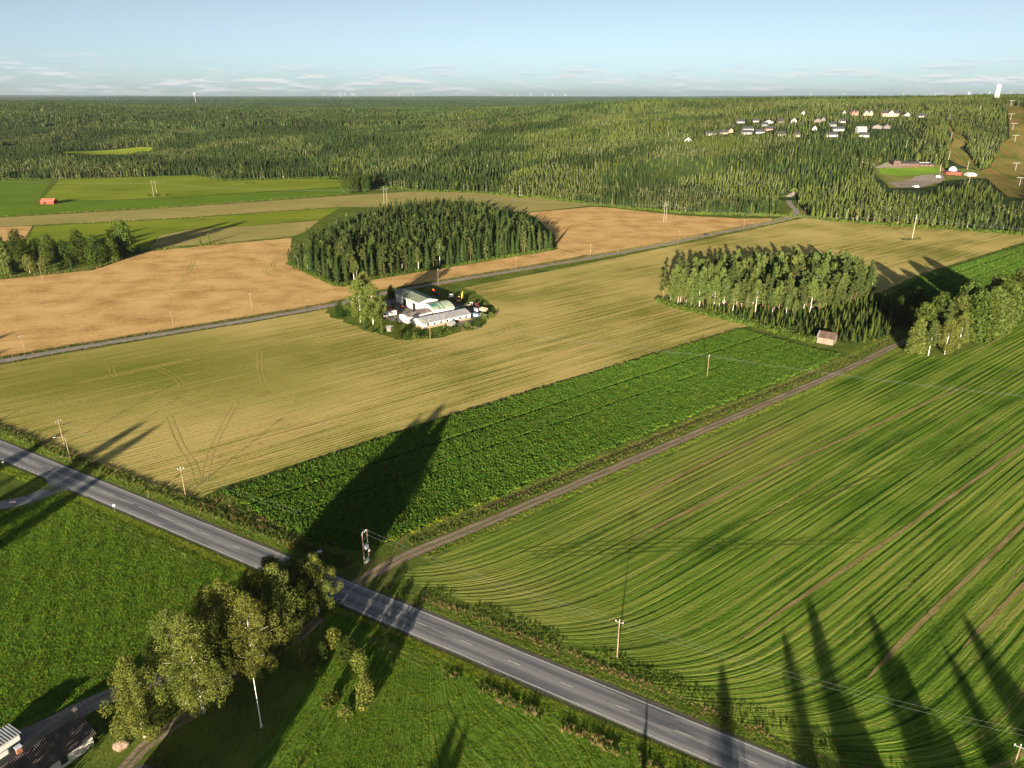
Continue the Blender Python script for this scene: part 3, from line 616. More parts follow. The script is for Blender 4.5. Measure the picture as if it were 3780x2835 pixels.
def birch_pair(seed, h, rad, n=7000, size=.20, base=.16, limbs=26, wide=1.0):
    """white trunk with limbs, and hanging leaf clumps strung along the limbs"""
    r = random.Random(seed); tb, pts = trunk_mb(r, h * .96, rad, .05, 7, .06, k=8); blobs = []
    P = [Vector(p) for p in pts]
    def tp(f):
        q = f * (len(P) - 1); i = min(int(q), len(P) - 2); return P[i].lerp(P[i + 1], q - i)
    for i in range(limbs):
        f = base + (1 - base) * (i + r.random() * .8) / limbs; f = min(f, .97); o = tp(f); a = i * 2.4 + r.uniform(-.5, .5)
        env = wide * h * .235 * (min(1, (f - base) / .22 + .40) * (1 - max(0, (f - .35) / .65) ** 1.6) + .10); L = env * r.uniform(.75, 1.2)
        d = Vector((math.cos(a), math.sin(a), r.uniform(.35, .8))); e = o + d * L * .8; e2 = e + Vector((math.cos(a), math.sin(a), -.25)) * L * .3
        tb.tube([o, o.lerp(e, .55) + Vector((0, 0, .15)), e], [rad * .32 * (1 - f) + .03, .035, .015], 4)
        for k in range(3):
            c = o.lerp(e, .5 + .25 * k) if k < 2 else e2
            s = h * .052 * r.uniform(.75, 1.35) * (1.1 - .35 * f)
            blobs.append((c.x + r.uniform(-.4, .4), c.y + r.uniform(-.4, .4), c.z - s * .6, s * .92, s * .92, s * 1.5))
    for k in range(8):
        c = tp(min(.99, .86 + .02 * k)); s = h * .03; blobs.append((c.x + r.uniform(-.5, .5), c.y + r.uniform(-.5, .5), c.z, s, s, s * 1.4))
    cb = leaf_cloud(MB(), r, blobs, n, size, droop=h * .012)
    return tb, cb
def broad_pair(seed, h, wd, n=1500, size=.35, base=.12, blobs_n=16, rad=.22, m=0):
    r = random.Random(seed); tb, pts = trunk_mb(r, h * .75, rad, .04, 4, .15); blobs = []
    for i in range(blobs_n):
        f = (i + .5) / blobs_n; a = i * 2.4 + r.uniform(-.4, .4); z = h * (base + (1 - base) * (f * .9 + .05)); env = wd * math.sqrt(max(.05, 1 - (2 * (f * .85 + .08) - .85) ** 2)); rr = env * r.uniform(.3, .68)
        s = wd * r.uniform(.36, .55) * (1.1 - .35 * f); blobs.append((math.cos(a) * rr, math.sin(a) * rr, z - s * .3, s, s, s * r.uniform(.85, 1.15)))
        if i % 2 == 0: tb.tube([(0, 0, z * .6), (math.cos(a) * rr * .8, math.sin(a) * rr * .8, z)], [rad * .4, .03], 4)
    return tb, leaf_cloud(MB(), r, blobs, n, size)
def pine_pair(seed, h, rad, n=420, size=.42, bare=.5):
    r = random.Random(seed); tb, pts = trunk_mb(r, h * .97, rad, .03, 5, .1); blobs = []
    for i in range(11):
        f = i / 10; z = h * (bare + (1 - bare) * f); a = i * 2.4 + r.uniform(-.4, .4); env = h * .115 * (1 - f) ** .6 + .35; rr = env * r.uniform(.4, 1.1)
        s = h * .05 * r.uniform(.8, 1.3) * (1.2 - .5 * f); blobs.append((math.cos(a) * rr, math.sin(a) * rr, z, s * 1.25, s * 1.25, s * .95)); tb.tube([(0, 0, z - .3), (math.cos(a) * rr, math.sin(a) * rr, z)], [.06, .02], 3)
    return tb, leaf_cloud(MB(), r, blobs, n, size)
def aspen_pair(seed, h, wd, n=900, size=.36, bare=.35, rad=.2):
    r = random.Random(seed); tb, pts = trunk_mb(r, h * .95, rad, .05, 5, .12); blobs = []
    for i in range(15):
        f = i / 14; z = h * (bare + (1 - bare) * f); a = i * 2.4; env = wd * (math.sin(math.pi * min(1, f * .8 + .2)) * .8 + .12); rr = env * r.uniform(.3, .9); s = wd * .42 * r.uniform(.75, 1.2) * (1.1 - .4 * f)
        blobs.append((math.cos(a) * rr + pts[3][0] * f, math.sin(a) * rr + pts[3][1] * f, z, s, s, s * 1.2)); tb.tube([(0, 0, z - 1), (math.cos(a) * rr, math.sin(a) * rr, z)], [.07, .02], 3)
    return tb, leaf_cloud(MB(), r, blobs, n, size)

def pair_meshes(nm, pr, bk, lf):
    return (pr[0].mesh(nm + '_trunk', bk, True), pr[1].mesh(nm + '_crown', lf))
def spruce_pair(seed, h, rad, lv=15, nb=10):
    r = random.Random(seed); tb, _ = trunk_mb(r, h * .9, .17, .01, 3, .1); return tb, conifer_mb(seed, h, rad, lv, nb, base=.04, side=True, power=.66)
PR = {}
PR['spruce'] = [pair_meshes('spruce', spruce_pair(20 + i, h, rd), B_DARK, L_SPRUCE) for i, (h, rd) in enumerate(((21, 3.3), (19, 3.0), (22, 3.4), (17, 3.0)))]
PR['pine'] = [pair_meshes('pine', pine_pair(40 + i, h, .18, 1000, .50, bd), B_PINE, L_PINE) for i, (h, bd) in enumerate(((20, .40), (18, .33), (21, .48)))]
PR['birch'] = [pair_meshes('birch', birch_pair(60 + i, h, .19, 2200, .30, bs + .12, 20, .85), B_BIRCH, L_ASPEN) for i, (h, bs) in enumerate(((19, .3), (17, .28), (20, .42)))]
PR['aspen'] = [pair_meshes('aspen', aspen_pair(80 + i, h, 3.2, 2200, .36, bd), B_ASPEN, L_ASPEN) for i, (h, bd) in enumerate(((20, .28), (18, .22), (19, .42)))]
PR['young_spruce'] = [pair_meshes('young_spruce', spruce_pair(90 + i, h, rd, 10, 9), B_DARK, (L_SPRUCE, L_MIX)[i % 2]) for i, (h, rd) in enumerate(((7, 1.5), (8.5, 1.5), (6, 1.4)))]
PR['broad'] = [pair_meshes('broadleaf', broad_pair(100 + i, h, wd, 5200, .36, .02, 22), B_DARK, L_BUSH) for i, (h, wd) in enumerate(((15, 5.6), (13, 5.2), (18, 5.6)))]
PR['bush'] = [pair_meshes('bush', broad_pair(110 + i, 2.4, 1.6, 500, .16, -.05, 9, .05), B_DARK, (L_BUSH, L_MIX, L_BIRCH)[i]) for i in range(3)]
PR['small'] = [pair_meshes('small_tree', broad_pair(120 + i, 5.0, 1.9, 1300, .17, .12, 14, .08), B_DARK, L_BIRCH if i != 1 else L_BUSH) for i in range(3)]
PR['near_birch'] = [pair_meshes('near_birch', birch_pair(200 + i, h, .30, nn, .145, bs, 44, wd), B_BIRCH, L_BIRCH) for i, (h, nn, bs, wd) in enumerate(((21, 24000, .08, .80), (25, 28000, .14, .92), (24, 28000, .12, 1.0), (19, 24000, .18, 1.05)))]
PR['farm_birch'] = [pair_meshes('farm_birch', birch_pair(260 + i, 24, .24, 7000, .30, .13, 34, 1.0), B_BIRCH, L_BIRCH) for i in range(2)]
PR['willow'] = [pair_meshes('willow', broad_pair(130 + i, h, wd, 8000, .40, -.02, 26), B_DARK, (L_ASPEN, L_BUSH2)[i]) for i, (h, wd) in enumerate(((16, 4.6), (18, 5.0)))]

def tree(kind, var, loc, label, group=None, s=1.0, rz=None, name=None, cat='tree', sz=1.0):
    pr = PR[kind][var % len(PR[kind])]
    nm = name or {'spruce': 'spruce_tree', 'pine': 'pine_tree', 'birch': 'birch_tree', 'near_birch': 'birch_tree', 'farm_birch': 'birch_tree', 'aspen': 'aspen_tree', 'young_spruce': 'young_spruce', 'broad': 'broadleaf_tree', 'bush': 'bush', 'small': 'small_tree', 'willow': 'willow_tree'}[kind]
    z = float(tz(loc[0], loc[1])) if len(loc) == 2 else loc[2]
    e = thing(nm, label, cat, (loc[0], loc[1], z), random.uniform(0, 6.28) if rz is None else rz, group); e.scale = (s, s, s * sz)
    add('trunk', pr[0], e); add('crown', pr[1], e); return e

# ------------------------------------------------------------------ instanced stuff
def proto_coll(name, meshes):
    c = bpy.data.collections.new(name)
    for i, me in enumerate(meshes):
        o = bpy.data.objects.new('%s_%02d' % (name, i), me); c.objects.link(o)
    return c
def join_mb(a, b):
    n = len(a.v); a.v += b.v; a.f += [tuple(q + n for q in f) for f in b.f]; a.m += b.m; return a
def scatter(name, label, cat, P, sc_, idx, coll, rz=None, sz=None, kind='stuff', tilt=0.0):
    n = len(P); me = bpy.data.meshes.new(name); me.vertices.add(n); me.vertices.foreach_set('co', np.asarray(P, np.float32).ravel())
    def at(nm, ty, arr, key='value'):
        a = me.attributes.new(nm, ty, 'POINT'); a.data.foreach_set(key, arr.ravel())
    sc_ = np.broadcast_to(np.asarray(sc_, np.float32), n)
    sv = np.column_stack([sc_, sc_, sc_ * (1 if sz is None else sz)]).astype(np.float32)
    rv = np.column_stack([rng.normal(0, tilt, n) if tilt else np.zeros(n), rng.normal(0, tilt, n) if tilt else np.zeros(n), rng.uniform(0, 6.28, n) if rz is None else rz]).astype(np.float32)
    at('sv', 'FLOAT_VECTOR', sv, 'vector'); at('rv', 'FLOAT_VECTOR', rv, 'vector'); at('ix', 'INT', np.asarray(idx, np.int32))
    o = add(name, me); tag(o, label, cat, None, kind)
    g = bpy.data.node_groups.new(name, 'GeometryNodeTree'); g.interface.new_socket('Geometry', in_out='INPUT', socket_type='NodeSocketGeometry'); g.interface.new_socket('Geometry', in_out='OUTPUT', socket_type='NodeSocketGeometry')
    gi = g.nodes.new('NodeGroupInput'); go = g.nodes.new('NodeGroupOutput'); ip = g.nodes.new('GeometryNodeInstanceOnPoints')
    ci = g.nodes.new('GeometryNodeCollectionInfo'); ci.inputs['Collection'].default_value = coll; ci.inputs['Separate Children'].default_value = True; ci.inputs['Reset Children'].default_value = True
    def na(nm, dt):
        q = g.nodes.new('GeometryNodeInputNamedAttribute'); q.data_type = dt; q.inputs['Name'].default_value = nm; return q.outputs['Attribute']
    e2r = g.nodes.new('FunctionNodeEulerToRotation'); g.links.new(na('rv', 'FLOAT_VECTOR'), e2r.inputs[0])
    g.links.new(gi.outputs[0], ip.inputs['Points']); g.links.new(ci.outputs[0], ip.inputs['Instance']); ip.inputs['Pick Instance'].default_value = True
    g.links.new(na('ix', 'INT'), ip.inputs['Instance Index']); g.links.new(e2r.outputs[0], ip.inputs['Rotation']); g.links.new(na('sv', 'FLOAT_VECTOR'), ip.inputs['Scale'])
    g.links.new(ip.outputs[0], go.inputs[0]); md = o.modifiers.new('scatter', 'NODES'); md.node_group = g
    return o
def jgrid(x0, x1, y0, y1, st, jit=.42):
    X, Y = np.meshgrid(np.arange(x0, x1, st), np.arange(y0, y1, st)); X = X.ravel(); Y = Y.ravel()
    return X + rng.uniform(-jit, jit, X.shape) * st, Y + rng.uniform(-jit, jit, Y.shape) * st
def vnoise(X, Y, s, seed=0):
    a = np.zeros_like(X, float); r = np.random.default_rng(seed)
    for k in range(6):
        th = r.uniform(0, 6.28); f = r.uniform(.6, 1.8) / s; a += np.sin((X * math.cos(th) + Y * math.sin(th)) * f * 6.28 + r.uniform(0, 6.28))
    return a / 3.4

def merged(kind, var, idx_mats):
    a, b = PR[kind][var]; me = bpy.data.meshes.new('m'); bm = bmesh.new(); bm.from_mesh(a); n = len(bm.faces); bm.from_mesh(b); bm.faces.ensure_lookup_table()
    for f in bm.faces[n:]: f.material_index = 1
    bm.to_mesh(me); bm.free(); me.materials.append(a.materials[0]); me.materials.append(b.materials[0]); return me
def low_conifer(seed, h, rad, lf, bk):
    r = random.Random(seed); b = conifer_mb(seed, h, rad, 9, 7, base=.10, m=1, power=.72); b.tube([(0, 0, -.5), (0, 0, h * .3)], [.16, .12], 4, 0); return b.mesh('fc', [bk, lf])
def low_leafy(seed, h, wd, lf, bk, bare, n=130, size=.62):
    r = random.Random(seed); b = MB().tube([(0, 0, -.5), (0, 0, h * .9)], [.17, .04], 4, 0); bl = []
    for i in range(7):
        f = i / 6; a = i * 2.4; rr = wd * .55 * (1 - f * .7) * r.uniform(.4, 1); s = wd * r.uniform(.45, .62) * (1.05 - .45 * f); bl.append((math.cos(a) * rr, math.sin(a) * rr, h * (bare + (1 - bare) * f * .93), s, s, s * 1.25))
    leaf_cloud(b, r, bl, n, size, m=1); return b.mesh('fl', [bk, lf])
PC_FOREST = proto_coll('forest_kind', [low_conifer(1, 13, 2.4, L_SPRUCE, B_DARK), low_conifer(2, 12, 2.1, L_SPRUCE, B_DARK), low_conifer(3, 13.5, 2.5, L_MIX, B_DARK), low_conifer(4, 11, 2.2, L_MIX, B_DARK),
    low_leafy(5, 15, 1.9, L_PINE, B_PINE, .42), low_leafy(6, 13, 1.8, L_PINE, B_PINE, .35), low_leafy(7, 14, 1.9, L_MIX, B_BIRCH, .25), low_leafy(8, 12, 1.9, L_ASPEN, B_BIRCH, .2)])
def patch_mesh(seed, n, half, hs, rs, mats):
    r = random.Random(seed); b = MB()
    for i in range(n):
        x, y = r.uniform(-half, half), r.uniform(-half, half); h = hs * r.uniform(.75, 1.2); rd = rs * r.uniform(.8, 1.25); m = r.choice((0, 0, 1, 1, 2)); k = 5; n0 = len(b.v)
        b.lathe([(rd * .9, h * .12), (rd * r.uniform(.75, 1), h * .42), (rd * .45, h * .75), (.05, h)], k, (x, y, 0), m)
        for j in range(n0, len(b.v)): b.v[j] = tuple(q + r.uniform(-.3, .3) * rd for q in b.v[j])
    return b.mesh('patch', mats)
PC_PATCH = proto_coll('wood_patch', [patch_mesh(i, 34, 12, 14, 1.9, [L_SPRUCE, L_SPRUCE, L_PINE] if i < 3 else [L_SPRUCE, L_MIX, L_PINE]) for i in range(6)])
L_FAR = leaf_mat('far_conifers', (.016, .030, .014), (.032, .048, .019), .02, .15, .1)  # dark blue of the hazy distance put into the leaf colour
PC_FAR = proto_coll('wood_far', [patch_mesh(10 + i, 70, 45, 15, 4.8, [L_FAR, L_FAR, L_SPRUCE]) for i in range(4)])

def zS(p): return (1814 + .17989 * p[0], 163.85 + .17989 * p[1])
SLOPE_W = [zS(p) for p in [(1720, 395), (1480, 480), (1330, 560), (1290, 620), (1330, 700), (1370, 770), (1330, 860), (1280, 920), (1310, 1000), (1430, 1080), (1560, 1110), (1690, 1150), (1650, 1090), (1540, 950), (1430, 870), (1545, 800), (1500, 735), (1390, 700), (1330, 590), (1400, 535), (1600, 450), (1740, 415)]]
SLOPE_E = [zS(p) for p in [(1720, 395), (1950, 362), (2260, 368), (2330, 1000), (2330, 1500), (2010, 1460), (1790, 1260), (1680, 1190), (1690, 1140), (1800, 1100), (1960, 800), (2035, 760), (2005, 390), (1740, 420)]]
LODGE = [zS(p) for p in [(420, 1090), (590, 1030), (930, 1030), (1130, 1060), (1230, 1080), (1260, 1130), (1430, 1120), (1560, 1120), (1720, 1160), (1760, 1230), (1560, 1240), (1300, 1260), (1220, 1270), (1140, 1330), (880, 1350), (600, 1350), (540, 1290), (430, 1190)]]
CLEAR_L = [(100, 328), (305, 318), (337, 319), (325, 326), (218, 336), (130, 333)]
YOUNG = [[(1075, 385), (1200, 352), (1290, 368), (1300, 442), (1170, 427), (1090, 402)], [(1463, 390), (1600, 372), (1700, 383), (1712, 420), (1660, 445), (1470, 412)], [(2180, 300), (2212, 300), (2212, 480), (2190, 420)]]
SPARSE = [zS(p) for p in [(560, 760), (900, 700), (1280, 830), (1290, 1000), (900, 1010), (580, 1000)]]
ROADCUT = [(1668, 474), (1688, 447), (1680, 424), (1716, 406), (1730, 413), (1720, 430), (1724, 442), (1740, 455), (1752, 471)]
HOUSES = []     # (x, y, radius) kept clear of trees, filled below
def zH(p): return (1492.2 + .25132 * p[0], 222.4 + .25132 * p[1])
_hs = [(178, 282, 80, 'w', 'r'), (287, 270, 65, 't', 'r'), (345, 256, 40, 'o', 'g'), (495, 240, 90, 'w', 'r'), (598, 264, 75, 'b', 'r'), (435, 174, 62, 'w', 'r'), (560, 167, 50, 's', 'r'), (668, 182, 85, 's', 'g'), (640, 202, 48, 'w', 'r'), (490, 271, 85, 's', 'r'), (675, 238, 60, 'n', 'r'), (778, 172, 48, 'd', 'r'), (885, 168, 45, 'w', 'g'), (775, 284, 75, 't', 'r'), (918, 290, 45, 'o', 'r'), (965, 104, 36, 'w', 'g'), (1090, 168, 62, 'd', 'g'), (1137, 158, 40, 'd', 'g'), (1063, 236, 28, 'w', 'g'), (1230, 202, 46, 's', 'r'), (1270, 242, 90, 'w', 'r'), (1215, 293, 95, 'w', 'r'), (1310, 172, 42, 's', 'r'), (1473, 262, 80, 'w', 'q'), (1490, 294, 80, 'w', 'r'), (1600, 222, 82, 'd', 'g'), (1685, 222, 62, 'd', 'g'), (1318, 98, 26, 'w', 'g'), (1410, 111, 62, 'n', 'G'), (1522, 111, 76, 't', 'G'), (1717, 118, 140, 'c', 'L'), (1860, 116, 50, 's', 'g'), (1993, 125, 66, 'w', 'r')]
for hx, hy, hw, wc, ty in _hs:
    X, Y, Z = WT(*zH((hx, hy))); HOUSES.append((X, Y, Z, hw * .42948 / 2885 * math.hypot(Y, Z - CAMH) * 1.0, wc, ty))
_p = WT(1486, 306.5); HOUSES.append((*_p, 10, 'w', 'g'))

def forest():
    # nearer wood, single trees
    Y1 = 1850; X, Y = jgrid(-1500, 1450, 610, Y1, 4.3); k = (np.abs(X / Y) < .82); X, Y = X[k], Y[k]; Z = tz(X, Y); px, py = proj(X, Y, Z)
    ex = [p[0] for p in edge_far]; ey = [p[1] for p in edge_far]
    keep = py < np.interp(px, ex, ey) - .3
    for hz in (0, 6, 12):
        qx, qy = proj(X, Y, Z + hz)
        for pg in (SLOPE_W, SLOPE_E, LODGE) + ((CLEAR_L,) if hz < 10 else ()) + ((ROADCUT,) if hz < 10 else ()): keep &= ~in_poly(qx, qy, pg)
    for h in HOUSES:
        r = h[3] * .75 + 3; keep &= ~((np.abs(X - h[0]) < r) & (Y < h[1] + 8) & (Y > h[1] - 28))
    sp = in_poly(px, py, SPARSE); keep &= ~(sp & (rng.random(X.shape) < .62))
    gap = vnoise(X, Y, 130, 5); keep &= ~((gap > 1.05) & (rng.random(X.shape) < .7))
    vil = (px > 1500) & (px < 2000) & (py > 238) & (py < 300); keep &= ~(vil & (rng.random(X.shape) < .45))
    X, Y, Z, px, py = X[keep], Y[keep], Z[keep], px[keep], py[keep]
    n = len(X); yg = np.zeros(n, bool)
    for pg in YOUNG: yg |= in_poly(px, py, pg)
    spc = vnoise(X, Y, 260, 1) + rng.normal(0, .55, n) - np.clip((150 - X) / 450, -.6, 1.4); con = vnoise(X, Y, 180, 2) + rng.normal(0, .6, n)
    idx = np.where(spc < -.15, rng.integers(0, 2, n), np.where(con < .25, rng.integers(2, 4, n), np.where(con < .75, rng.integers(4, 6, n), rng.integers(6, 8, n))))
    idx = np.where(yg, np.where(rng.random(n) < .6, rng.integers(2, 4, n), rng.integers(6, 8, n)), idx)
    edge = py > np.interp(px, ex, ey) - 5
    idx = np.where(edge & (rng.random(n) < .45), rng.integers(4, 8, n), idx)
    # stands of different age: each tree takes after the nearest stand centre
    sxy = np.column_stack([rng.uniform(-1300, 1300, 420), rng.uniform(620, 1900, 420)]); sh = rng.choice([.55, .72, .85, .95, 1.0, 1.05, 1.12], 420); sk = rng.random(420)
    st = np.empty(n, int); wx, wy = X + 18 * vnoise(X, Y, 60, 21), Y + 18 * vnoise(X, Y, 60, 22)
    for a in range(0, n, 4000): st[a:a + 4000] = np.argmin((wx[a:a + 4000, None] - sxy[None, :, 0]) ** 2 + (wy[a:a + 4000, None] - sxy[None, :, 1]) ** 2, 1)
    dark = (sk[st] < .28) & (rng.random(n) < .8); dark &= ~yg; idx = np.where(dark, rng.integers(0, 2, n), idx); lite = (sk[st] > .8) & (rng.random(n) < .7); idx = np.where(lite, rng.integers(3, 8, n), idx)
    s = rng.uniform(.66, 1.05, n) * sh[st] * .92; s = np.where(yg, s * .62, s); s = np.where(vil[keep], s * .75, s)
    scatter('forest', 'dense green conifer forest beyond the fields', 'forest', np.column_stack([X, Y, Z]), s, idx, PC_FOREST, sz=rng.uniform(.85, 1.08, n), tilt=.02)
    print('forest', n)
    X, Y = jgrid(-2700, 2700, Y1, 3600, 19); k = np.abs(X / Y) < .76; X, Y = X[k], Y[k]; n = len(X)
    k = vnoise(X, Y, 300, 11) < 1.15; X, Y = X[k], Y[k]; n = len(X)
    scatter('distant_forest', 'distant green forest rolling towards the horizon', 'forest', np.column_stack([X, Y, tz(X, Y)]), rng.uniform(.85, 1.15, n), np.where(vnoise(X, Y, 420, 41) + np.clip(X / 900, -1, .8) + rng.normal(0, .4, n) > .35, rng.integers(3, 6, n), rng.integers(0, 3, n)), PC_PATCH); print('patch', n)
    X, Y = [], []
    y = 3600.
    while y < 16000:
        st = 62 * (1 + (y - 3600) / 16000); q = np.arange(-.76 * y, .76 * y, st); X.append(q + rng.uniform(-.4, .4, len(q)) * st); Y.append(np.full(len(q), y) + rng.uniform(-.4, .4, len(q)) * st); y += st
    X = np.concatenate(X); Y = np.concatenate(Y); n = len(X); k = vnoise(X, Y, 1500, 13) + .6 * vnoise(X, Y, 500, 14) < 1.0; X, Y = X[k], Y[k]; n = len(X)
    scatter('horizon_forest', 'hazy blue green forest along the horizon', 'forest', np.column_stack([X, Y, tz(X, Y)]), rng.uniform(.9, 1.3, n) * (1 + (Y - 3600) / 16000), rng.integers(0, 4, n), PC_FAR); print('far', n)
forest()

# round spruce grove in the middle
GROVE1 = WP([(620, 569), (720, 613), (745, 614), (815, 598), (1000, 569), (1193, 538), (1200, 530)]) + [W(x, y, 19) for x, y in [(1192, 488), (1130, 457), (1072, 441), (1010, 423), (950, 421), (870, 427), (800, 442), (740, 458), (690, 482), (645, 515)]]
X, Y = jgrid(-230, 110, 430, 760, 4.2); k = in_poly(X, Y, GROVE1); X, Y = X[k], Y[k]
o_ = np.argsort(Y + 0.28 * X); X, Y = X[o_], Y[o_]; n = len(X)
front = np.zeros(n, bool); front[:255] = True
gk = rng.random(n)
for i in np.where(front)[0]:
    kd = 'spruce' if gk[i] < .62 else ('pine' if gk[i] < .8 else 'birch')
    tree(kd, i, (X[i], Y[i]), {'spruce': 'dark spruce on the near rim of the round grove behind the farm', 'pine': 'slim pine among the spruces on the near rim of the round grove', 'birch': 'pale trunked birch on the near rim of the round grove behind the farm'}[kd], {'spruce': 'spruces on the rim of the round grove', 'pine': 'pines on the rim of the round grove', 'birch': 'birches on the rim of the round grove'}[kd], s=random.choice((.6, .72, .8, .88, .95, 1.02)) * random.uniform(.95, 1.05))
PC_GROVE = proto_coll('grove_kind', [merged('spruce', i, None) for i in range(4)] + [merged('pine', i, None) for i in range(2)] + [merged('birch', 0, None)])
b_ = ~front; nb_ = b_.sum()
scatter('grove_canopy', 'massed dark spruce tops inside the round grove', 'forest', np.column_stack([X[b_], Y[b_], 0 * X[b_]]), rng.uniform(.72, 1.02, nb_), rng.choice(7, nb_, p=[.22, .22, .2, .14, .1, .08, .04]), PC_GROVE, tilt=.015)
print('grove1', n)
# right grove: tall pines, aspens and birches at the back, dense young spruces in front
GR2T = WP([(1425, 648), (1445, 660), (1560, 678), (1700, 690), (1800, 680), (1880, 655)]) + [W(x, y, 17) for x, y in [(1890, 560), (1830, 545), (1700, 542), (1600, 545), (1520, 560), (1440, 585), (1425, 590)]]
X, Y = jgrid(60, 260, 330, 560, 4.7); k = in_poly(X, Y, GR2T); X, Y = X[k], Y[k]; o_ = np.argsort(Y); X, Y = X[o_], Y[o_]
print('grove2', len(X))
ntall = min(len(X), 290)
for i in range(ntall):
    u = random.random(); left = X[i] < 115
    kd = ('aspen' if u < .6 else 'pine' if u < .8 else 'birch') if left else ('pine' if u < .36 else 'birch' if u < .62 else 'aspen' if u < .85 else 'spruce')
    tree(kd, i, (X[i], Y[i]), {'spruce': 'dark spruce among tall pines in the mixed grove behind the grey barn', 'pine': 'tall bare stemmed pine in the mixed grove behind the grey barn', 'birch': 'white trunked birch in the mixed grove behind the grey barn', 'aspen': 'leafy aspen in the mixed grove behind the grey barn'}[kd], {'birch': 'birches', 'spruce': 'spruces', 'pine': 'pines', 'aspen': 'aspens'}[kd] + ' in the mixed grove', s=random.choice((.62, .75, .85, .92, 1.0, 1.08)) * random.uniform(.93, 1.07))
if len(X) > ntall:
    m_ = len(X) - ntall; PC_G2 = proto_coll('mixed_kind', [merged('pine', 0, None), merged('birch', 1, None), merged('aspen', 0, None), merged('aspen', 1, None)])
    scatter('mixed_grove_canopy', 'treetops at the back of the mixed grove', 'forest', np.column_stack([X[ntall:], Y[ntall:], 0 * X[ntall:]]), rng.uniform(.75, 1, m_), rng.integers(0, 4, m_), PC_G2)
GR2Y = WP([(1430, 655), (1560, 686), (1640, 705), (1720, 725), (1800, 748), (1880, 742), (1925, 722), (1940, 690), (1900, 640), (1800, 672), (1700, 682), (1560, 672)])
X, Y = jgrid(60, 260, 310, 440, 2.7); k = in_poly(X, Y, GR2Y); X, Y = X[k], Y[k]; bx, by = W(1785, 737); k = ~((np.abs(X - bx) < 7.5) & (Y < by + 7)); X, Y = X[k], Y[k]; o_ = np.argsort(Y); X, Y = X[o_], Y[o_]
print('young', len(X))
ny_ = min(260, len(X))
for i in range(ny_):
    tree('young_spruce' if random.random() < .82 else 'bush', i, (X[i], Y[i]), 'young bushy conifer in the thicket behind the grey barn', 'young conifers in the thicket', s=random.uniform(.5, .9), name='young_spruce')
if len(X) > ny_:
    m_ = len(X) - ny_; PC_Y = proto_coll('young_kind', [merged('young_spruce', i, None) for i in range(3)])
    scatter('young_thicket', 'dense young conifers at the back of the thicket', 'forest', np.column_stack([X[ny_:], Y[ny_:], 0 * X[ny_:]]), rng.uniform(.5, .9, m_), rng.integers(0, 3, m_), PC_Y)
# willow and birch clump at the far right of the dirt track
for j, (x, y, kd, s, q) in enumerate([(1975, 762, 'willow', 1.04, 'pale willow at the near left end of the clump by the track end'), (2005, 768, 'birch', .95, 'slim birch at the near front of the clump by the track end'), (2040, 765, 'farm_birch', .74, 'slender birch second from the front in the clump by the track end'), (2035, 745, 'pine', 1.04, 'green pine in the heart of the clump by the track end'), (2070, 752, 'farm_birch', .76, 'round green aspen midway along the clump by the track end'), (2100, 738, 'willow', 1.48, 'broad dark green tree midway along the clump by the track end'), (2130, 722, 'willow', 1.54, 'broad dark green tree near the right end of the clump'), (2155, 705, 'willow', 1.34, 'leafy aspen near the right end of the clump by the track'), (2172, 692, 'willow', 1.34, 'grey green willow at the right end of the clump by the track'), (2080, 725, 'willow', 1.60, 'tall dark tree behind the clump by the track end'), (2110, 705, 'pine', 1.16, 'tall pine at the back of the clump by the track'), (2020, 735, 'willow', 1.34, 'dark leafy tree at the back left of the clump'), (2140, 690, 'willow', 1.54, 'tall dark tree at the back right of the clump by the track'), (1985, 750, 'willow', 1.22, 'dark leafy tree behind the pale willow at the clump end'), (2055, 738, 'willow', 1.48, 'dark leafy tree between the birches and the tall clump trees'), (2120, 735, 'willow', 1.28, 'broad green tree on the near right side of the clump'), (2160, 716, 'willow', 1.22, 'pale leafed tree on the near right side of the clump'), (2185, 680, 'willow', 1.42, 'dark green tree ending the clump on the right')]):
    tree(kd, j, W(x, y), q, s=s)
for j, (x, y) in enumerate([(1952, 705), (1965, 690), (1990, 700), (2010, 712), (1945, 680), (1975, 675)]):
    tree('broad', j, W(x, y), 'dark tree standing in shade behind the thicket and the clump', 'shaded trees between grove and clump', s=.8)
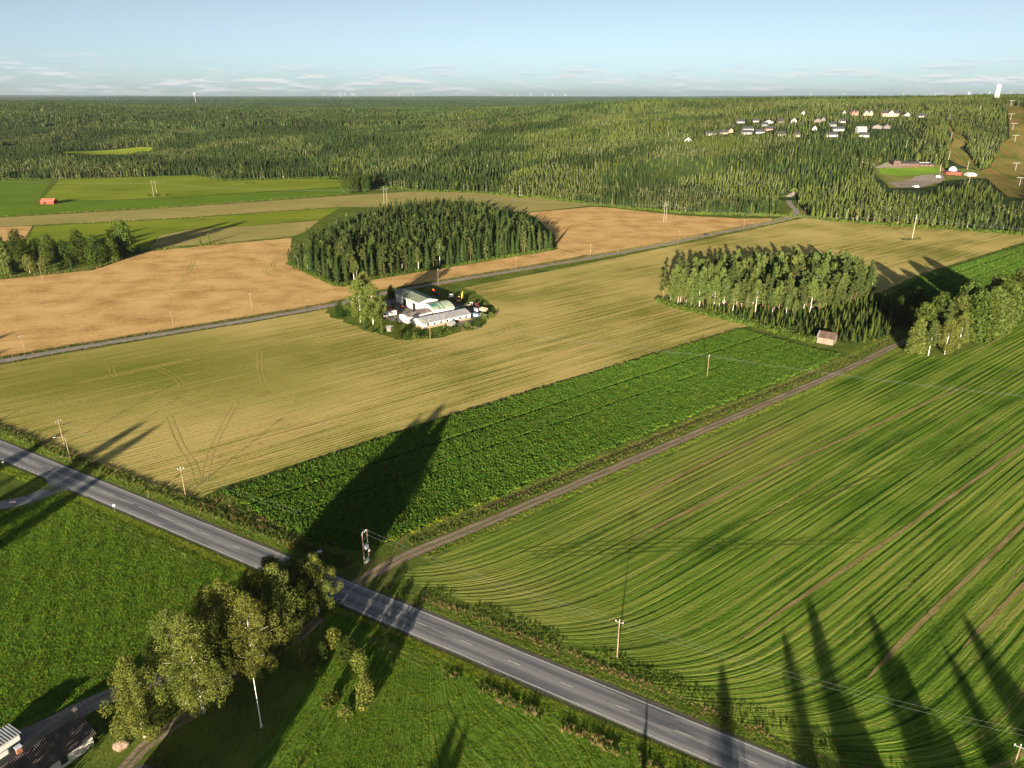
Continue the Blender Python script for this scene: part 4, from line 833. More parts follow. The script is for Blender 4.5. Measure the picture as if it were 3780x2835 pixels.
# bushy trees at the left rim of the golden field
for j, (x, y, kd, s, q) in enumerate([(20, 592, 'willow', 1.3, 'tall pale leafed tree at the left frame edge by the golden field'), (65, 590, 'farm_birch', .55, 'small white trunked birch left of the dark round trees'), (98, 586, 'farm_birch', .48, 'short birch nearest the pole by the golden field'), (-15, 585, 'broad', 1.3, 'dark tree cut by the left frame edge'), (140, 575, 'bush', 2.2, 'low bush below the dark round trees by the golden field'), (175, 566, 'broad', 1.3, 'dark round broadleaf tree, leftmost of the dark row'), (210, 568, 'broad', 1.3, 'dark round broadleaf tree in the middle of the dark row'), (243, 562, 'broad', 1.3, 'dark round broadleaf tree right of the middle of the dark row'), (275, 552, 'broad', 1.45, 'big dark round tree at the right end of the row'), (155, 580, 'young_spruce', 1.0, 'small pointed conifer in front of the dark round trees'), (85, 555, 'broad', 1.1, 'dark tree behind the small birches at left'), (45, 560, 'broad', 1.2, 'dark tree behind the pale tree at left'), (120, 585, 'bush', 2.0, 'low bush right of the short birch'), (300, 545, 'bush', 1.6, 'low bush at the right foot of the dark round trees'), (434, 529, 'young_spruce', 1.0, 'lone pointed conifer on the field edge, left of a pair'), (110, 560, 'broad', 1.2, 'dark tree filling the gap left of the dark row'), (140, 562, 'broad', 1.15, 'dark tree at the left foot of the dark row'), (258, 545, 'broad', 1.3, 'dark tree behind the big one at the right end'), (5, 560, 'broad', 1.2, 'dark tree behind the tall pale tree at the left edge'), (452, 526, 'young_spruce', 1.1, 'lone pointed conifer on the field edge, right of a pair')]):
    tree(kd, j, W(x, y), q, s=s)
# dark clump at the forest edge above the grove
for j, (x, y, s) in enumerate([(741, 395, 1.0), (746, 408, 1.1), (758, 417, 1.15), (768, 416, 1.1), (780, 410, 1.2), (790, 414, 1.15), (800, 410, 1.1), (812, 405, 1.0), (775, 404, 1.2), (795, 402, 1.2)]):
    tree('broad', j, W(x, y), 'dark leafy tree in the clump jutting from the far forest edge', 'clump jutting from the forest edge', s=s)
# islands of scrub under the pylons and in the far field
for j, (x, y, s, q) in enumerate([(322, 424, 1.6, 'left'), (340, 424, 1.8, 'middle'), (355, 423, 1.6, 'right')]): tree('bush', j, W(x, y), 'scrub bush under the far left pylon, %s of three' % q, s=s)
for j, (x, y, s) in enumerate([(1952, 518, 1.1), (1963, 519, 1.3), (1975, 519, 1.2), (1985, 517, 1.0)]): tree('bush', j, W(x, y), 'low weedy bush around the foot of the right field pole', 'bushes round the right field pole', s=s, name='bush', sz=.6)
for j, (x, y, s) in enumerate([(532, 396, 1.2), (545, 396, 1.4)]): tree('bush', j, W(x, y), 'lone low bush in the far bright green field, %s of two' % ('left', 'right')[j], s=s, sz=.6)

# near birch group, lower left
for j, (x, y, v, s, rz, q) in enumerate([(314, 1592, 0, .93, .4, 'lone bright birch standing by the boulder and the house'), (402, 1521, 1, .92, 1.0, 'tall birch with long white stem at the left of the birch group'), (441, 1540, 2, 1.0, 2.0, 'bushy birch at the front of the birch group'), (508, 1455, 1, .95, 3.0, 'tallest birch in the middle of the birch group'), (553, 1462, 2, .88, 4.1, 'birch nearest the flagpole in the birch group'), (617, 1392, 0, 1.0, 5.2, 'shaded birch in the right half of the birch group'), (600, 1345, 3, .95, .9, 'dark birch at the back of the birch group beside the road'), (650, 1340, 3, .92, 2.4, 'birch beside the road at the right end of the group'), (688, 1322, 3, .85, 3.6, 'rightmost birch of the group reaching over the road edge'), (470, 1440, 0, 1.0, 1.7, 'birch behind the tall ones at the left of the group'), (560, 1400, 2, .85, 5.9, 'birch hidden behind the middle of the group')]):
    tree('near_birch', v, W(x, y), q, s=s, rz=rz)
# small trees and bushes on the lawn
for j, (x, y, kd, s, q) in enumerate([(722, 1402, 'small', 1.1, 'leafy small tree at the left of the lawn row'), (752, 1428, 'small', 1.15, 'leafy small tree in the middle of the lawn row'), (778, 1450, 'small', 1.1, 'leafy small tree right of the middle of the lawn row'), (792, 1520, 'small', 1.25, 'yellowing small tree at the near end of the lawn row'), (698, 1424, 'small', .85, 'small yellow green tree left of the lawn row'), (663, 1440, 'small', .95, 'grey green small tree by the path left of the lawn row'), (686, 1462, 'bush', .75, 'small bush in front of the lawn trees on the left'), (712, 1520, 'bush', 1.3, 'round golden bush alone on the lawn'), (746, 1546, 'bush', 1.1, 'small green bush nearest the camera on the lawn'), (717, 1314, 'bush', 1.4, 'bright bush beside the road at the right of the birches'), (740, 1418, 'small', .8, 'leafy small tree behind the middle of the lawn row'), (790, 1478, 'small', .75, 'small tree above the yellowing one in the lawn row')]):
    tree(kd, j, W(x, y), q, s=s)
tree('bush', 0, W(196, 1606), 'dark bush against the end wall of the house', s=1.2)
# farm trees
for j, (x, y, kd, s, q) in enumerate([(779, 697, 'farm_birch', 1.05, 'big birch with white stem at the left of the farmyard'), (806, 701, 'farm_birch', .95, 'big birch beside the white lorry in the farmyard'), (790, 688, 'farm_birch', 1.08, 'big birch behind the pair at the farmyard entrance'), (735, 684, 'broad', .55, 'dark round tree at the left corner of the farmyard'), (752, 680, 'broad', .5, 'dark tree behind the left corner of the farmyard'), (788, 711, 'young_spruce', .75, 'conical garden conifer, leftmost of three before the farm'), (806, 718, 'young_spruce', .72, 'conical garden conifer, middle of three before the farm'), (825, 719, 'young_spruce', .85, 'conical garden conifer, right of three before the farm'), (857, 731, 'broad', .52, 'dark round tree before the long white barn'), (880, 731, 'bush', 1.7, 'bush right of the dark round tree before the barn'), (898, 731, 'bush', 1.4, 'bush at the left corner of the long white barn'), (845, 645, 'broad', .45, 'dark tree against the far end of the green roofed hall'), (1025, 700, 'bush', 1.5, 'bush at the right end of the long white barn'), (1045, 690, 'bush', 1.6, 'bush behind the right end of the farmyard'), (1060, 686, 'bush', 1.3, 'bush at the right tip of the farmyard'), (970, 717, 'bush', 1.3, 'bush in front of the long barn, middle'), (995, 712, 'bush', 1.2, 'bush in front of the long barn, right of middle'), (1010, 708, 'bush', 1.4, 'bush in front of the right end of the barn'), (950, 724, 'bush', 1.2, 'bush by the farm pole')]):
    tree(kd, j, W(x, y), q, s=s)
# hedge along the farmyard
for j in range(16):
    f = j / 15; x = 905 + 130 * f; y = 732 - 26 * f + 4 * math.sin(f * 9)
    tree('bush', j, W(x, y), 'hedge bush in the row bordering the farmyard toward the field', 'hedge bushes along the farmyard', s=random.uniform(.7, 1.0))
# trees behind the drone whose shadows cross the fields (they stand outside the picture)
sd = Vector((math.sin(SHADOW_AZ), math.cos(SHADOW_AZ))); ct = 1 / math.tan(SUN_EL)
for j, (x, y, kd, h) in enumerate([(1745, 1278, 'near_birch', 19), (1690, 1350, 'near_birch', 15), (1870, 1305, 'near_birch', 17), (1930, 1400, 'near_birch', 15), (2072, 1312, 'near_birch', 18), (2040, 1390, 'near_birch', 16), (1560, 1420, 'near_birch', 13), (1780, 1420, 'near_birch', 16), (2150, 1420, 'broad', 14), (2010, 1520, 'broad', 14), (2100, 1540, 'broad', 13), (1860, 1540, 'broad', 12), (1400, 1490, 'young_spruce', 8), (995, 1530, 'near_birch', 15), (1010, 1560, 'birch', 13), (700, 1560, 'spruce', 12),
      (318, 906, 'near_birch', 22), (355, 912, 'near_birch', 21), (80, 868, 'spruce', 22), (155, 925, 'near_birch', 21), (-40, 870, 'broad', 22), (60, 1010, 'broad', 18), (120, 1010, 'birch', 17), (250, 1010, 'birch', 17),
      (40, 715, 'broad', 20), (45, 745, 'broad', 18), (1830, 1480, 'broad', 15), (2180, 1500, 'broad', 14)]):
    t_ = Vector(W(x, y)); b_ = t_ - sd * h * ct; me = PR[kd][j % len(PR[kd])]
    hh = max(v.co.z for v in me[1].vertices)
    tree(kd, j, (b_.x, b_.y), 'tree outside the picture casting a long evening shadow', 'trees outside the picture', s=h / hh)

for j, (x, y, s) in enumerate([(-65, 66, .74), (-61, 70, .80), (-57.5, 68, .82), (-52.5, 71, .78), (-63, 60, .75), (-55, 61, .85), (-86, 70, .8), (-90, 63, .75)]):
    tree('broad', j, (x, y), 'tree outside the picture casting a long evening shadow', 'trees outside the picture', s=s)
# ------------------------------------------------------------------ crops, grass and weeds
def tuft(seed, n, h, wd, spread, mat, lean=.45):
    r = random.Random(seed); b = MB()
    for i in range(n):
        a = r.uniform(0, 6.28); x, y = r.uniform(-spread, spread), r.uniform(-spread, spread); hh = h * r.uniform(.55, 1.1); ln = r.uniform(.1, lean) * hh; w2 = wd * r.uniform(.6, 1.2); a2 = r.uniform(0, 6.28)
        dx, dy = math.cos(a) * w2, math.sin(a) * w2; b.quad((x - dx, y - dy, -.03), (x + dx, y + dy, -.03), (x + math.cos(a2) * ln, y + math.sin(a2) * ln, hh))
    return b.mesh('tuft', [mat])
def leafclump(seed, n, h, wd, mat, size):
    r = random.Random(seed); b = MB(); leaf_cloud(b, r, [(0, 0, h * .5, wd, wd, h * .55)], n, size, out=.7); return b.mesh('clump', [mat])
PC_CROP = proto_coll('crop_kind', [leafclump(i, 22, .62, .36, L_CROP, .17) for i in range(5)] + [leafclump(9, 20, .6, .36, L_CROPY, .16)])
PC_GR = proto_coll('grass_kind', [tuft(i, 14, .34, .05, .28, L_GRASS) for i in range(4)] + [tuft(5, 12, .42, .05, .25, L_WEEDG), tuft(6, 12, .30, .05, .28, L_CROPY)])
PC_WD = proto_coll('weed_kind', [tuft(10 + i, 16, 1.1, .06, .3, L_WEED, .35) for i in range(3)] + [leafclump(20 + i, 22, .8, .4, L_WEEDG, .16) for i in range(3)])
PC_LOW = proto_coll('lowgrass_kind', [tuft(30 + i, 12, .20, .045, .28, L_GRASS) for i in range(3)] + [tuft(35, 12, .24, .045, .25, L_WEED, .5), tuft(36, 12, .2, .045, .28, L_CROPY)])
def bbox(pg): A = np.array(pg); return A[:, 0].min(), A[:, 0].max(), A[:, 1].min(), A[:, 1].max()
def in_view(X, Y, m=40):
    px, py = proj(X, Y, 0 * X); return (px > -m) & (px < 2212 + m) & (py < 1659 + m)
def crop(name, label, poly, st):
    pg = WP(poly); X, Y = jgrid(*bbox(pg), st, .4); k = in_poly(X + .9 * vnoise(X, Y, 5, 31), Y + 1.1 * vnoise(X, Y, 4, 32), pg) & in_view(X, Y) & ~((vnoise(X, Y, 14, 33) > 1.0) & (rng.random(X.shape) < .45)); X, Y = X[k], Y[k]
    L = math.hypot(*rowE); u = X * rowE[1] / L - Y * rowE[0] / L
    u0 = W(970, 902); u00 = u0[0] * rowE[1] / L - u0[1] * rowE[0] / L; q = (u - u00)
    lane = np.zeros(X.shape, bool)
    for c, wd in ((15.5, .75), (29, .5)): lane |= np.abs(q - c) < wd
    k = ~lane; X, Y, q = X[k], Y[k], q[k]; n = len(X)
    yel = (rng.random(n) < np.clip((vnoise(X, Y, 30, 8) - .5) * .3, 0, .2) + .02) | ((np.abs(q - q.max()) < 1.6) & (rng.random(n) < .75))
    scatter(name, label, 'crop', np.column_stack([X, Y, 0 * X + .03]), rng.uniform(.75, 1.25, n) * (1 + .12 * vnoise(X, Y, 9, 4)), np.where(yel, 5, rng.integers(0, 5, n)), PC_CROP); print(name, n)
crop('crop_plants', 'dense leafy dark green crop plants between stubble field and dirt track', POLY_D, .50)
crop('crop_plants', 'leafy green crop plants in the field at the right edge', POLY_J, .85)
def grass(name, label, pg, st, coll, ids, sc_=(.7, 1.2), noise_s=8, thr=None, seed=0):
    X, Y = jgrid(*bbox(pg), st, .5); k = in_poly(X, Y, pg) & in_view(X, Y)
    if thr is not None: k &= vnoise(X, Y, noise_s, seed) + rng.normal(0, .3, X.shape) > thr
    X, Y = X[k], Y[k]; n = len(X); v = vnoise(X, Y, noise_s, seed + 1)
    scatter(name, label, 'grass', np.column_stack([X, Y, 0 * X + .03]), rng.uniform(*sc_, n) * (1 + .25 * v), np.asarray(ids)[rng.integers(0, len(ids), n)], coll); print(name, n)
grass('grass', 'tall lush green grass in the field left of the birches', WP([(-60, 1122), (0, 1108), (60, 1096), (130, 1074), (300, 1146), (470, 1221), (525, 1246), (500, 1280), (470, 1310), (420, 1400), (330, 1452), (200, 1498), (100, 1541), (0, 1584), (-60, 1612)]), .42, PC_GR, [0, 1, 2, 3, 0, 1, 2, 3, 4, 5], noise_s=7, seed=3)
grass('grass', 'short mown grass in the meadow below the road', WP([(705, 1320), (790, 1347), (900, 1397), (950, 1427), (1100, 1492), (1300, 1572), (1500, 1657), (1580, 1690), (480, 1690), (545, 1655), (600, 1580), (680, 1465), (700, 1400)]), .55, PC_LOW, [0, 1, 2, 4, 1], noise_s=6, seed=13, thr=-.6)
def band(name, label, line, w0, w1, st, coll, ids, sc_=(.7, 1.2), sz=1.0, prob=1.0, gapn=None, seed=0, cat='grass'):
    """plants spread over a band that runs alongside a line, w0 to w1 metres to its side"""
    P = []; 
    for i in range(len(line) - 1):
        a, b = Vector(line[i]), Vector(line[i + 1]); L = (b - a).length; d = (b - a) / max(L, 1e-6); n_ = int(L * abs(w1 - w0) / (st * st)); nn = Vector((-d.y, d.x))
        for _ in range(n_): p = a + d * random.uniform(0, L) + nn * random.uniform(w0, w1); P.append((p.x, p.y))
    if not P: return
    A = np.array(P); k = in_view(A[:, 0], A[:, 1]) & (rng.random(len(A)) < prob)
    if gapn: k &= vnoise(A[:, 0], A[:, 1], gapn, seed) + rng.normal(0, .3, len(A)) > -.2
    A = A[k]; n = len(A)
    scatter(name, label, cat, np.column_stack([A, tz(A[:, 0], A[:, 1]) + .02]), rng.uniform(*sc_, n), np.asarray(ids)[rng.integers(0, len(ids), n)], coll, sz=sz); print(name, n)
rl = [p for p in road_line if p[0] > -230]
xj = W(800, 1250)[0]; rlR = [p for p in road_line if p[0] > xj + 8]; rlL = [p for p in road_line if -230 < p[0] < xj - 10]
xw = W(960, 1425)[0]; rlS = [p for p in road_line if p[0] > xw]
H_ = HALF
band('weeds', 'dry brown weeds lining the far ditch of the main road', rlR, H_ + 3.6, H_ + 5.4, .42, PC_WD, [0, 1, 2, 0, 1, 3, 4], (.25, .6), cat='weeds', gapn=14)
band('weeds', 'lush green ditch plants along the far side of the main road', rlR, H_ + 5.6, H_ + 9.5, .42, PC_WD, [3, 4, 5, 3, 4], (.22, .5), cat='weeds', gapn=22, seed=4)
band('grass', 'short verge grass on the far side of the main road', rl, H_ + 1.3, H_ + 3.8, .42, PC_LOW, [0, 1, 2, 1, 3, 4], (.6, 1.1))
band('weeds', 'weedy grass between the main road and the stubble field', rlL, H_ + 3.2, H_ + 7.0, .5, PC_WD, [3, 4, 5, 0, 3], (.4, .95), cat='weeds')
band('grass', 'bright verge grass on the near side of the main road', rl, -H_ - 1.3, -H_ - 4.6, .42, PC_LOW, [0, 4, 4, 1], (.8, 1.3))
band('weeds', 'tall dry weeds along the near ditch of the main road', rlS, -H_ - 5.0, -H_ - 7.4, .45, PC_WD, [0, 1, 2, 3, 4, 5], (.35, .95), cat='weeds', gapn=12, seed=6)
tk = [p for p in trk if p[1] > 160]
band('weeds', 'weedy strip between the crop field and the dirt track', tk, 2.4, 5.6, .55, PC_WD, [3, 4, 5, 0, 3], (.3, .62), cat='weeds')
band('grass', 'grass beside the dirt track towards the striped field', tk, -2.0, -4.4, .5, PC_LOW, [0, 1, 3, 4, 2], (.8, 1.4))
band('grass', 'short grass in the middle strip of the field margin', tk, 5.8, 9.0, .55, PC_LOW, [0, 1, 3, 2, 3], (.6, 1.1))
fb = WP([(478, 1064), (700, 989), (970, 900), (1280, 806), (1598, 710)])
band('weeds', 'thin weeds along the border of stubble and crop', fb, -.5, .5, .6, PC_WD, [0, 3, 4], (.35, .7), cat='weeds')
gg = [p for p in grl if p[1] < 760]
band('weeds', 'rough verge along the upper side of the gravel road', gg, 3.4, 6.5, .75, PC_WD, [3, 4, 5, 0, 1], (.5, 1.0), cat='weeds')
band('weeds', 'rough verge along the lower side of the gravel road', gg, -3.4, -5.2, .75, PC_WD, [3, 4, 5, 0, 1], (.4, .9), cat='weeds')
cor = WP([(440, 1080), (520, 1110), (600, 1150), (680, 1185), (740, 1205)])
band('weeds', 'rough weeds at the corner of the crop field by the road', cor, -2.0, 5.0, .6, PC_WD, [0, 3, 4, 1, 5], (.35, .8), cat='weeds', gapn=9)
band('weeds', 'field margin weeds between golden field and green field', WP([(0, 602), (201, 583), (318, 542), (630, 513)]), -.5, 2.0, 1.0, PC_WD, [3, 4, 5, 0], (.8, 1.6), cat='weeds')
band('weeds', 'field margin weeds below the far pale stubble', WP([(0, 491), (368, 473), (737, 447)]), -1, 1, 1.4, PC_WD, [3, 4, 0, 1], (.8, 1.6), cat='weeds')
band('weeds', 'field margin weeds above the far pale stubble', WP([(0, 468), (368, 448), (737, 421)]), -1, 1, 1.4, PC_WD, [3, 4, 0, 1], (.8, 1.6), cat='weeds')
band('weeds', 'brush along the foot of the far forest edge', [W(x, y + 1) for x, y in edge_far], -4, 4, 1.6, PC_WD, [3, 4, 5], (1.5, 3.2), cat='weeds')
band('weeds', 'undergrowth along the front of the round grove', WP([(620, 571), (720, 616), (745, 617), (815, 601), (1000, 572), (1195, 540)]), -1, 3, .9, PC_WD, [3, 4, 5], (1.0, 2.2), cat='weeds')
band('weeds', 'undergrowth along the front of the mixed grove', WP([(1425, 650), (1445, 662), (1560, 688), (1640, 708), (1760, 742)]), -2, 5, .9, PC_WD, [3, 4, 5, 3], (1.2, 3.0), cat='weeds')
# ------------------------------------------------------------------ buildings
def ribbed(name, c1, c2, rust=None, freq=3.2, axis=0, rough=.55):
    t = NT(name); tc = t.n('ShaderNodeTexCoord').outputs['Object']; x, y, z = t.sep(tc); a = (x, y, z)[axis]
    wv = t.m('SINE', t.m('MULTIPLY', a, freq * 2 * math.pi)); n = t.noise(tc, .5, 5, .65); c = t.mix(t.mapr(n, .35, .65), c1, c2)
    if rust:
        n2 = t.noise(t.vmul(tc, (1.6, .25, .25) if axis == 0 else (.25, 1.6, .25)), 1., 4, .6); c = t.mix(t.mapr(n2, .5, .58), c, rust)
    return t.surf(c, rough, t.bump(wv, .03), .4)
def boards(name, c1, c2, freq=6.0, axis=0):
    t = NT(name); tc = t.n('ShaderNodeTexCoord').outputs['Object']; x, y, z = t.sep(tc)
    wv = t.m('FRACT', t.m('MULTIPLY', t.m('ADD', x, y) if axis == 0 else z, freq)); n = t.noise(t.vmul(tc, (5, 5, .6)), 1., 4, .6)
    c = t.mix(t.mapr(n, .3, .7), c1, c2); c = t.mix(t.mapr(wv, .0, .12, .6, 0), c, tuple(q * .35 for q in c1)); return t.surf(c, .85, None, .15)
GLASS = NT('window_glass').surf((.02, .025, .03), .08, None, .6)
DARK = paint((.012, .012, .014), .9, .1)
WHITE = paint((.50, .49, .47), .7, .08); WHITE_D = boards('white_boards', (.45, .44, .42), (.52, .51, .49), 5)
M_GREENROOF = ribbed('green_roof', (.14, .175, .13), (.19, .21, .15)); M_PALEROOF = ribbed('pale_green_roof', (.26, .31, .23), (.33, .37, .27), freq=2); M_GREYROOF = ribbed('grey_roof', (.24, .24, .25), (.29, .285, .29))
M_RUSTROOF = ribbed('rusty_roof', (.24, .215, .20), (.30, .27, .25), (.15, .045, .02), freq=2); M_DARKROOF = ribbed('dark_roof', (.035, .033, .036), (.06, .052, .05), freq=3, axis=1); M_TILE = ribbed('brown_tile_roof', (.045, .034, .032), (.075, .056, .05), freq=3.0, axis=0)
M_RED = boards('red_boards', (.22, .035, .022), (.30, .055, .032)); M_REDROOF = ribbed('red_roof', (.36, .07, .05), (.48, .14, .10)); M_TEAL = paint((.045, .16, .12), .6, .1); M_BEIGE_W = paint((.215, .165, .105), .85, .2)
def gable(t, L, D, he, hr, wall, roof, ov=.4, gm=None, ridge_axis='x', base=0.0, wall_name='wall', th=.14):
    """walls and a two-slope roof in the thing's own frame: x along the front, y to the back"""
    b = MB()
    if ridge_axis == 'x':
        b.prism([(0, -base), (0, he), (D / 2, hr), (D, he), (D, -base)], 0, L, axis='x')
        b.build(wall_name, wall, t); r = MB(); sl = (hr - he) / (D / 2)
        for s in (0, 1):
            y0, y1 = (-ov, D / 2) if s == 0 else (D + ov, D / 2); z0 = he - sl * ov; p = [(y0, z0 + .02), (y1, hr + .02), (y1, hr + .02 + th), (y0, z0 + .02 + th)]
            MB().prism(p, -ov, L + ov, axis='x').build('roof', roof, t)
    else:
        b.prism([(0, -base), (0, he), (L / 2, hr), (L, he), (L, -base)], 0, D, axis='y'); b.build(wall_name, wall, t); sl = (hr - he) / (L / 2)
        for s in (0, 1):
            x0, x1 = (-ov, L / 2) if s == 0 else (L + ov, L / 2); z0 = he - sl * ov
            MB().prism([(x0, z0 + .02), (x1, hr + .02), (x1, hr + .02 + th), (x0, z0 + .02 + th)], -ov, D + ov, axis='y').build('roof', roof, t)
def window(t, x, z, wd, ht, y=0.0, face='y', frame=WHITE, glass=GLASS, name='window', d=.07):
    """window on the front (y = 0) or on an end wall (x fixed)"""
    f = MB(); e = .09
    if face == 'y':
        f.box(x - wd / 2 - e, x + wd / 2 + e, y - d, y - .002, z - ht / 2 - e, z + ht / 2 + e); o = f.build(name, frame, t)
        MB().box(x - wd / 2, x + wd / 2, y - d - .025, y - d + .01, z - ht / 2, z + ht / 2).build('pane', glass, o)
    else:
        s = -1 if face == '-x' else 1; xa, xb = sorted((y + s * .002, y + s * d)); f.box(xa, xb, x - wd / 2 - e, x + wd / 2 + e, z - ht / 2 - e, z + ht / 2 + e); o = f.build(name, frame, t)
        xa, xb = sorted((y + s * (d - .01), y + s * (d + .025))); MB().box(xa, xb, x - wd / 2, x + wd / 2, z - ht / 2, z + ht / 2).build('pane', glass, o)
    return o
def zF(p): return (702.2 + .18518 * p[0], 573.5 + .18518 * p[1])
def at_angle(p, q): return math.atan2(q[1] - p[1], q[0] - p[0])
# long white barn nearest the camera
t = thing('long_barn', 'long white barn with grey roof and a row of small windows', 'barn', (-44.8, 353.5, 0), R(38.5))
gable(t, 29.4, 10.8, 3.0, 4.7, WHITE, M_GREYROOF, .35)
MB().box(-.05, 29.45, -.06, -.01, -.1, 1.25).build('plinth', M_BEIGE_W, t); MB().box(-.06, -.01, 0, 10.8, -.1, 1.25).build('plinth', M_BEIGE_W, t)
for k in range(7): window(t, 3.0 + 3.9 * k, 1.95, .95, .95, frame=DARK, glass=DARK)
MB().box(.4, 2.2, -.35, 5.4, 3.12, 3.17).xf(Matrix.Rotation(math.atan2(1.7, 5.4), 4, 'X') @ Matrix.Translation((0, 0, -.05))).build('green_roof_sheet', M_PALEROOF, t)
# big green-roofed hall
t = thing('machine_hall', 'large white machine hall with dark green metal roof and open doors', 'hall', (-66.4, 406.9, 0), R(-53.7))
gable(t, 26.5, 11.9, 5.2, 6.7, WHITE, M_GREENROOF, .45)
for x0 in (9.0, 19.5): MB().box(x0, x0 + 3.4, -.06, -.01, 0, 3.9).build('doorway', DARK, t)
for x0 in (7.0, 9.6): MB().box(x0, x0 + .5, 0, 6.2, 0, .05).xf(Matrix.Translation((0, 5.95, 6.86)) @ Matrix.Rotation(-math.atan2(1.5, 5.95), 4, 'X')).build('roof_light', paint((.35, .36, .33), .5), t)
# arched pale green hall
t = thing('arched_shed', 'white shed with arched pale green roof and dark green stripes', 'shed', (-41.5, 374.4, 0), R(33))
prof = [(14.2 * k / 10, 3.9 + 1.9 * math.sin(math.pi * k / 10)) for k in range(11)]
MB().prism([(0, 0)] + prof + [(14.2, 0)], 0, 12.4, axis='x').build('wall', WHITE, t)
pr2 = [(-.3 + 14.8 * k / 10, 3.96 + 1.95 * math.sin(math.pi * k / 10)) for k in range(11)]
MB().prism(pr2 + [(a, b + .12) for a, b in pr2[::-1]], -.3, 12.7, axis='x').build('roof', M_PALEROOF, t)
def arc_panel(x0, x1, k0, k1): pr = [(-.3 + 14.8 * k / 20, 3.96 + 1.95 * math.sin(math.pi * k / 20) + .125) for k in range(k0, k1 + 1)]; MB().prism(pr + [(a, b + .03) for a, b in pr[::-1]], x0, x1, axis='x').build('roof_panel', M_TEAL, t)
arc_panel(3.8, 4.5, 0, 17); arc_panel(6.2, 6.9, 0, 17); arc_panel(.4, 3.4, 4, 9)
# rusty-roofed low shed and canopy
t = thing('rusty_shed', 'low white shed with rusty corrugated roof behind the long barn', 'shed', (-53.8, 363.8, 0), R(43))
gable(t, 15.5, 7.4, 3.4, 4.1, WHITE, M_RUSTROOF, .2)
MB().box(15.9, 26, 1.0, 6.5, 2.9, 3.05).build('canopy_roof', M_GREYROOF, t)
for x in (16.2, 25.7): MB().box(x, x + .15, 1.2, 1.35, 0, 2.89).build('post', WHITE, t)
for k in range(2): window(t, 1.6 + 2.4 * k, 1.6, .8, 1.0, frame=WHITE, glass=DARK)
# red farmhouse and red outbuilding
t = thing('red_farmhouse', 'small red wooden house with blue grey roof beside the birches', 'house', (-73.0, 386.6, 0), R(14))
gable(t, 6.8, 9, 2.9, 4.3, M_RED, paint((.16, .17, .19), .6), .4)
for x in (1.6, 4.9): window(t, x, 1.5, 1.0, 1.0)
MB().box(3.0, 3.9, -.08, -.01, 0, 2.1).build('door', WHITE, t)
t = thing('red_outhouse', 'red wooden outhouse half hidden behind the farm birches', 'house', (-94, 383, 0), R(10))
gable(t, 9, 6, 2.7, 4.1, M_RED, paint((.30, .20, .16), .7), .4); window(t, 2, 1.5, 1.0, 1.0); window(t, 7, 1.5, 1.0, 1.0)
t = thing('garden_shed', 'tiny grey shed among the bushes before the farm', 'shed', (*W(838, 717), 0), R(25)); gable(t, 3, 3, 1.9, 2.6, paint((.2, .17, .14)), paint((.2, .2, .2)), .2)
t = thing('greenhouse', 'small glazed greenhouse in front of the long barn', 'greenhouse', (*W(972, 706), 0), R(38)); gable(t, 3.4, 2.6, 1.5, 2.2, paint((.2, .2, .19), .3), paint((.24, .25, .25), .3), .1)
t = thing('fuel_tank', 'small blue grey fuel tank at the end of the arched shed', 'tank', (-32.0, 389.5, 0), R(33)); MB().tube([(0, 0, 1.1), (2.6, 0, 1.1)], .75, 12).build('tank', paint((.42, .48, .55), .4), t)
for x in (.4, 2.0): MB().box(x, x + .2, -.4, .4, 0, .5).build('leg', DARK, t)
# grey barn by the right grove: every roof sheet its own piece
t = thing('grey_barn', 'weathered wooden barn with rust brown sheet roof beside the thicket', 'barn', (145.6, 332.6, 0), R(-37))
M_OLDW = boards('weathered_boards', (.15, .12, .092), (.21, .168, .128), 3.5)
MB().prism([(0, -.1), (0, 3.1), (3.1, 5.3), (6.2, 3.1), (6.2, -.1)], 0, 7.4, axis='x').build('wall', M_OLDW, t)
rs = [paint((.085, .054, .043), .7, .25), paint((.072, .045, .036), .7, .25), paint((.10, .066, .052), .7, .25), paint((.17, .15, .14), .7, .3)]
r_ = random.Random(4)
for s in (0, 1):
    for k in range(11):
        x0 = -.35 + .74 * k; y0, y1 = (-.4, 3.12) if s == 0 else (6.6, 3.08); z0 = 3.1 - .71 * .4 + r_.uniform(.03, .07); dz = 2.5
        MB().prism([(y0, z0), (y1, z0 + dz), (y1, z0 + dz + .05), (y0, z0 + .05)], x0, x0 + .72, axis='x').build('roof_sheet', rs[3] if k == 0 and s == 0 else r_.choice(rs[:3]), t)
MB().box(2.4, 4.4, -.07, -.01, 0, 2.4).build('door', boards('old_door', (.13, .10, .078), (.18, .14, .11), 3), t)
# far red barn
rx, ry = W(88, 441); t = thing('red_barn', 'far red barn with pinkish red roof in the green fields', 'barn', (rx, ry, 0), R(-2))
gable(t, 14.5, 8, 3.0, 5.4, M_RED, M_REDROOF, .4); MB().box(3.4, 6.0, -.07, -.01, 0, 2.6).build('doorway', DARK, t)
